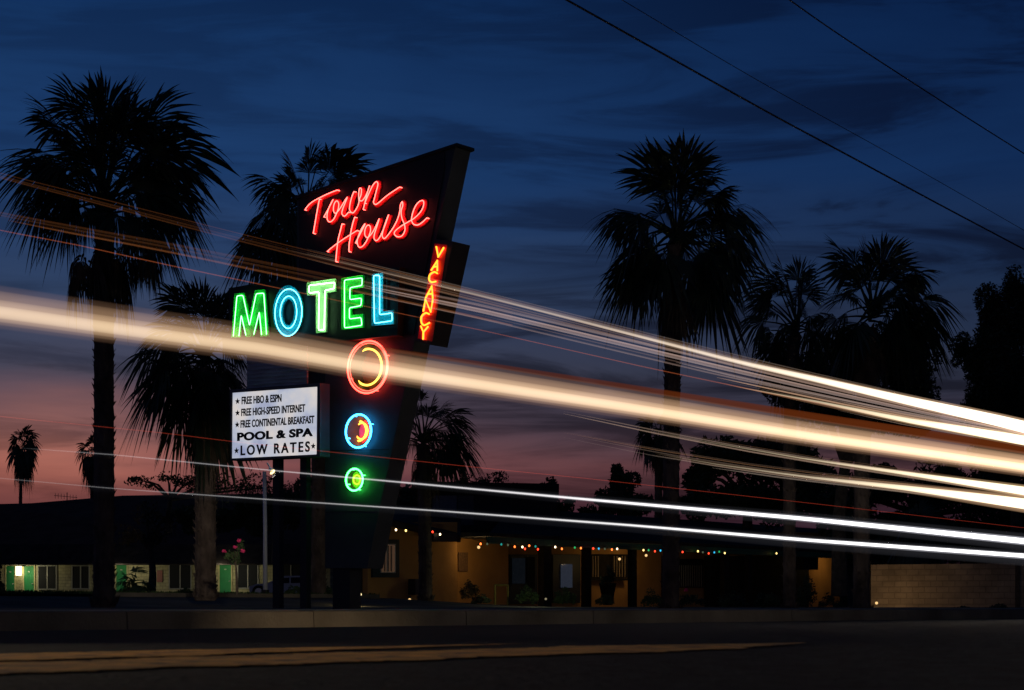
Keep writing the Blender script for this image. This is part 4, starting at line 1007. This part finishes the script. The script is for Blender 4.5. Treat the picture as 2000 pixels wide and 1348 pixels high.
# ------------------------------------------------------------- light trails along the near lane (tubes of glowing air, no surface)
LANE = 8.0
def interp(pts, x):
    for a, b in zip(pts, pts[1:]):
        if x <= b[0]:
            t = (x-a[0])/(b[0]-a[0]); return [a[i]+(b[i]-a[i])*t for i in range(1, len(a))]
    return list(pts[-1][1:])
def shine(colr, st):
    global _vn; _vn += 1
    m = bpy.data.materials.new('glowing_streak_%d' % _vn); m.use_nodes = True
    nt = m.node_tree; nt.nodes.clear()
    o = nt.nodes.new('ShaderNodeOutputMaterial'); e = nt.nodes.new('ShaderNodeEmission'); t = nt.nodes.new('ShaderNodeBsdfTransparent'); a = nt.nodes.new('ShaderNodeAddShader')
    e.inputs[0].default_value = (*colr, 1); e.inputs[1].default_value = st
    nt.links.new(e.outputs[0], a.inputs[0]); nt.links.new(t.outputs[0], a.inputs[1]); nt.links.new(a.outputs[0], o.inputs['Surface'])
    m.cycles.emission_sampling = 'NONE'
    return m
def trail_tube(pts, colr, st, rk=1.0, dy=0.0, p=LANE, absorb=0, nseg=10):
    """pts: (x, y, r_px)"""
    path = []; rr = []; n = max(10, int((pts[-1][0]-pts[0][0])/60))
    for i in range(n+1):
        x = pts[0][0]+(pts[-1][0]-pts[0][0])*i/n
        y, r = interp(pts, x); d = dp(x, p)
        path.append(P(x, y+dy*r, d)); rr.append(max(r*rk, .15)*d/F)
    rr[0] *= .3; rr[-1] *= .5
    mb = MB(); mb.tube(path, rr, nseg)
    if max(rr) < .022: return mb, shine(colr, st*sum(rr)/len(rr)*1.6)
    return mb, air(colr, st, absorb)
def trail(label, parts):
    mb0 = parts[0][0][0]; x, y = mb0[0], mb0[1]
    root = thing('light_trail', PP(x, y, LANE), label, 'light trail', 'light trails of passing traffic')
    for pts, colr, st, rk, dy, name in parts:
        mb, m_ = trail_tube(pts, colr, st, rk, dy); mb.build(name, m_, root, True)
    return root
MAIN = [(-220, 573, 44), (0, 602, 40), (250, 638, 37), (500, 672, 34), (750, 716, 33), (1000, 755, 30), (1240, 792, 28), (1570, 845, 26), (2000, 908, 23), (2500, 983, 19)]
trail('thickest cream light trail sweeping across the whole frame', [
    (MAIN, (1.0, .55, .32), .26, 1.10, -.05, 'halo'), (MAIN, (1.0, .62, .36), .80, .86, .0, 'glow'), (MAIN, (1, .70, .42), 1.8, .56, .14, 'glow'), (MAIN, (1.0, .82, .54), 3.6, .32, .20, 'core')])
BR = [(560, 648, 1), (740, 680, 4), (850, 697, 4.5), (1000, 720, 5), (1240, 758, 6), (1570, 811, 8), (1785, 844, 8.5), (2000, 878, 9), (2500, 957, 9)]
mb, m_ = trail_tube(BR, (1.0, .20, .04), 1.5, absorb=14)
b0 = thing('light_trail', PP(680, 664, LANE), 'rusty orange light trail hugging the top of the cream one', 'light trail', 'light trails of passing traffic'); mb.build('streak', m_, b0, True)
W1 = [(40, 875, .4), (218, 888, .7), (500, 916, 1.0), (940, 956.5, 1.8), (1140, 975, 2.4), (1570, 1013, 3.8), (2000, 1057, 5.2), (2500, 1108, 6)]
W2 = [(-100, 925, .4), (218, 954, .6), (500, 974, .9), (858, 998, 1.4), (1240, 1026.6, 2.2), (1570, 1054.5, 3.1), (2000, 1085.5, 3.9), (2500, 1122, 5)]
def wpt(pts, k, add): return [(x, y, r*k+add) for x, y, r in pts]
trail('upper of the two thin white light trails low in the frame', [(wpt(W1, 2.6, 5), (.85, .85, 1.0), .045, 1, 0.1, 'halo'), (wpt(W1, 1.5, .8), (.9, .9, 1), 2.2, 1, 0, 'glow'), (W1, (1, .97, .97), 34, 1, 0, 'core')])
trail('lowest white light trail just above the porch roof', [(wpt(W2, 2.6, 6), (.85, .85, 1.0), .045, 1, .3, 'halo'), (wpt(W2, 1.5, .8), (.9, .9, 1), 2.0, 1, .1, 'glow'), (W2, (1, .98, .96), 34, 1, 0, 'core')])
RED = [(-150, 798, .55), (0, 813.6, .55), (321, 846, .6), (449, 862, .6), (940, 914, .6), (1140, 934, .55), (1570, 981.5, .5), (2000, 1031, .4), (2300, 1064, .3)]
trail('hairline red light trail above the white ones', [(RED, (1, .10, .05), 28, 1, 0, 'streak')])
def bundle(label, pts, n, spread, colf, stf, seed, rk=1.0, core=None):
    random.seed(seed)
    root = thing('light_trail', PP(pts[0][0], pts[0][1], LANE), label, 'light trail', 'light trails of passing traffic')
    if core:
        for (pp_, colr, st, rk_) in core:
            mb, m_ = trail_tube(pp_, colr, st, rk_); mb.build('core', m_, root, True)
    x0, x1 = pts[0][0], pts[-1][0]
    for i in range(n):
        o = (i+.5)/n*2-1+random.uniform(-.12, .12)
        xs = x0+(x1-x0)*random.uniform(0, .35) if random.random() < .5 else x0
        sub = []
        for k in range(9):
            x = xs+(x1-xs)*k/8; y, r = interp(pts, x); sub.append((x, y+o*r*spread, (.5+.6*random.random()*0+.05*r)*rk*(1 if k else .3)))
        j = random.uniform(.6, 1.6); sub = [(x, y, r*j) for x, y, r in sub]
        mb, m_ = trail_tube(sub, colf(random.random()), stf(random.random()), nseg=6); mb.build('streak', m_, root, True)
def warm(t): return (1.0, .50+.28*t, .25+.38*t)
A = [(-150, 300, 5), (0, 343, 6), (241, 405, 8), (500, 472, 10), (746, 532, 11), (940, 580, 11), (1140, 630, 11), (1440, 706, 11), (1603, 744, 12), (1766, 782, 13), (1930, 818, 14), (2000, 834, 15), (2500, 950, 18)]
AC = [(560, 488, .4), (746, 532, .9), (940, 578, 1.6), (1140, 629, 2.2), (1440, 707, 4.0), (1603, 743, 6.0), (1766, 781, 8.5), (1930, 817, 11), (2000, 834, 12), (2500, 952, 16)]
def cut(pts, x0, x1):
    a = [q for q in pts if x0 < q[0] < x1]; return [(x0, *interp(pts, x0))]+a+[(x1, *interp(pts, x1))]
def rust(t): return (1.0, .30+.15*t, .08+.10*t)
bundle('faint orange light trails over the left palm crown and sign', cut(A, -140, 1000), 5, .9, rust, lambda t: 1.5+6*t*t, 11)
bundle('uppermost bundle of cream light trails, brightest at the right', cut(A, 600, 2490), 9, 1.0, warm, lambda t: 4+10*t*t, 1,
       core=[(wpt(AC, 1.3, 1), (1, .62, .35), 1.2, 1), (AC, (1, .86, .68), 12, 1.0)])
B = [(-100, 400, 8), (74, 436, 10), (334, 484, 12), (500, 518, 14), (940, 608, 18), (1259, 684, 18), (1487, 738, 18), (1766, 800, 12), (2000, 846, 8), (2500, 968, 8)]
bundle('second set of faint orange light trails low over the left palm', cut(B, -90, 1000), 6, .8, rust, lambda t: 1.2+5*t*t, 12)
bundle('faint spread of pinkish light trails under the uppermost bundle', cut(B, 700, 2490), 11, 1.0, lambda t: (1.0, .58+.2*t, .42+.3*t), lambda t: 2+7*t*t, 2)
Cc = [(-150, 418, .7), (0, 450, .7), (148, 478, .9), (334, 519, .9), (779, 612, .7), (940, 645, .7), (1259, 717, .9), (1487, 765, 1.0), (1603, 788, 1.2), (1766, 822, 1.2), (2100, 880, 1.2)]
trail('thin orange red light trail crossing the sign box', [(Cc, (1, .22, .07), 15, 1, 0, 'streak')])
D = [(1400, 740, 8), (1603, 784, 10), (1766, 818, 12), (1930, 846, 13), (2000, 858, 14), (2500, 960, 16)]
DC = [(1420, 752, .4), (1603, 786, 2.2), (1766, 820, 5.0), (1930, 848, 8.5), (2000, 860, 10), (2500, 962, 13)]
bundle('golden light trail bundle just above the rusty streak', D, 9, 1.1, warm, lambda t: 3+9*t*t, 3, core=[(wpt(DC, 1.3, 1), (1, .68, .32), 1.2, 1), (DC, (1, .86, .60), 11, 1)])
E_ = [(1100, 805, 4), (1368, 861, 6), (1570, 896, 7), (1785, 927, 9), (2000, 959, 12), (2500, 1035, 14)]
EC = [(1250, 838, .3), (1368, 861, .6), (1570, 896, 1.4), (1785, 927, 4), (2000, 959, 8.5), (2500, 1035, 13)]
bundle('golden light trail bundle just below the cream trail', E_, 6, 1.0, warm, lambda t: 3+8*t*t, 4, core=[(wpt(EC, 1.4, 1), (1, .66, .33), 1.2, 1), (EC, (1, .86, .60), 13, 1)])
G = [(1100, 850, 8), (1346, 898, 11), (1570, 930, 11), (1785, 953, 11), (2000, 982, 12), (2500, 1048, 14)]
GC = [(1280, 886, .3), (1400, 907, 1.0), (1570, 931, 2.0), (1785, 955, 5.5), (2000, 984, 11), (2500, 1052, 15)]
bundle('lowest golden light trail bundle above the hairline red one', G, 8, 1.0, warm, lambda t: 3+7*t*t, 5, core=[(wpt(GC, 1.5, 2), (1, .60, .33), .9, 1), (GC, (1, .86, .60), 11, 1)])

def spot(name, loc, aim, colr, e, ang):
    l = bpy.data.lights.new(name, 'SPOT'); l.energy = e; l.color = colr; l.shadow_soft_size = .12; l.spot_size = math.radians(ang); l.spot_blend = 1
    o = bpy.data.objects.new(name, l); C.objects.link(o); o.location = loc; o.rotation_euler = (Vector(aim)-Vector(loc)).to_track_quat('-Z', 'Y').to_euler()
spot('flood_lamp_light', P(535, 924, 30.6), P(430, 1105, 50), (1, .90, .78), 2800, 24)
gl = thing('shrub_fill_lamp', fac(1066, 1172, 35.2), 'small added fill lamp low between the green shrubs', 'lamp')  # lamp added to brighten the shrubs; its light stands forward of the bulb
mb = MB(); mb.ball(fac(1066, 1170, 35.2), .035, 8, 5); mb.build('bulb', glow('shrub_fill_glow', (1, .85, .5), .25), gl)
point('shrub_fill_light', fac(1066, 1150, 33.0), (.95, 1, .6), 22, .1)
spot('headlight_fill', ps(8, 22, .9), P(1575, 985, 50), (1, .95, .85), 1300, 12)  # added spot brightening the palm trunks as passing headlights would
# added spots standing in for passing lamps' light on the road and kerb
spot('headlight_fill', ps(7.6, 3.4, .95), ps(3.3, 3.6, 0), (1, .78, .48), 250, 62)
spot('headlight_fill', ps(8, 17.5, .8), ps(12.3, 17.8, -.08), (1, .74, .45), 600, 34)
# ------------------------------------------------------------- camera, render settings
cam = bpy.data.cameras.new('camera'); co = bpy.data.objects.new('camera', cam); C.objects.link(co)
co.location = (0, 0, CAMH); co.rotation_euler = (math.radians(90), 0, 0)
cam.sensor_width = 36; cam.lens = F/2000*36; cam.shift_y = (HY-674)/2000; cam.clip_end = 6000; cam.clip_start = .05
cam.dof.use_dof = True; cam.dof.focus_distance = 34; cam.dof.aperture_fstop = 11
S.camera = co
S.view_settings.view_transform = 'Standard'; S.view_settings.look = 'None'; S.view_settings.exposure = 0; S.view_settings.gamma = 1
S.cycles.use_denoising = True
S.cycles.max_bounces = 4; S.cycles.diffuse_bounces = 2; S.cycles.transparent_max_bounces = 64; S.cycles.volume_bounces = 0
S.cycles.sample_clamp_indirect = 3; S.cycles.sample_clamp_direct = 12
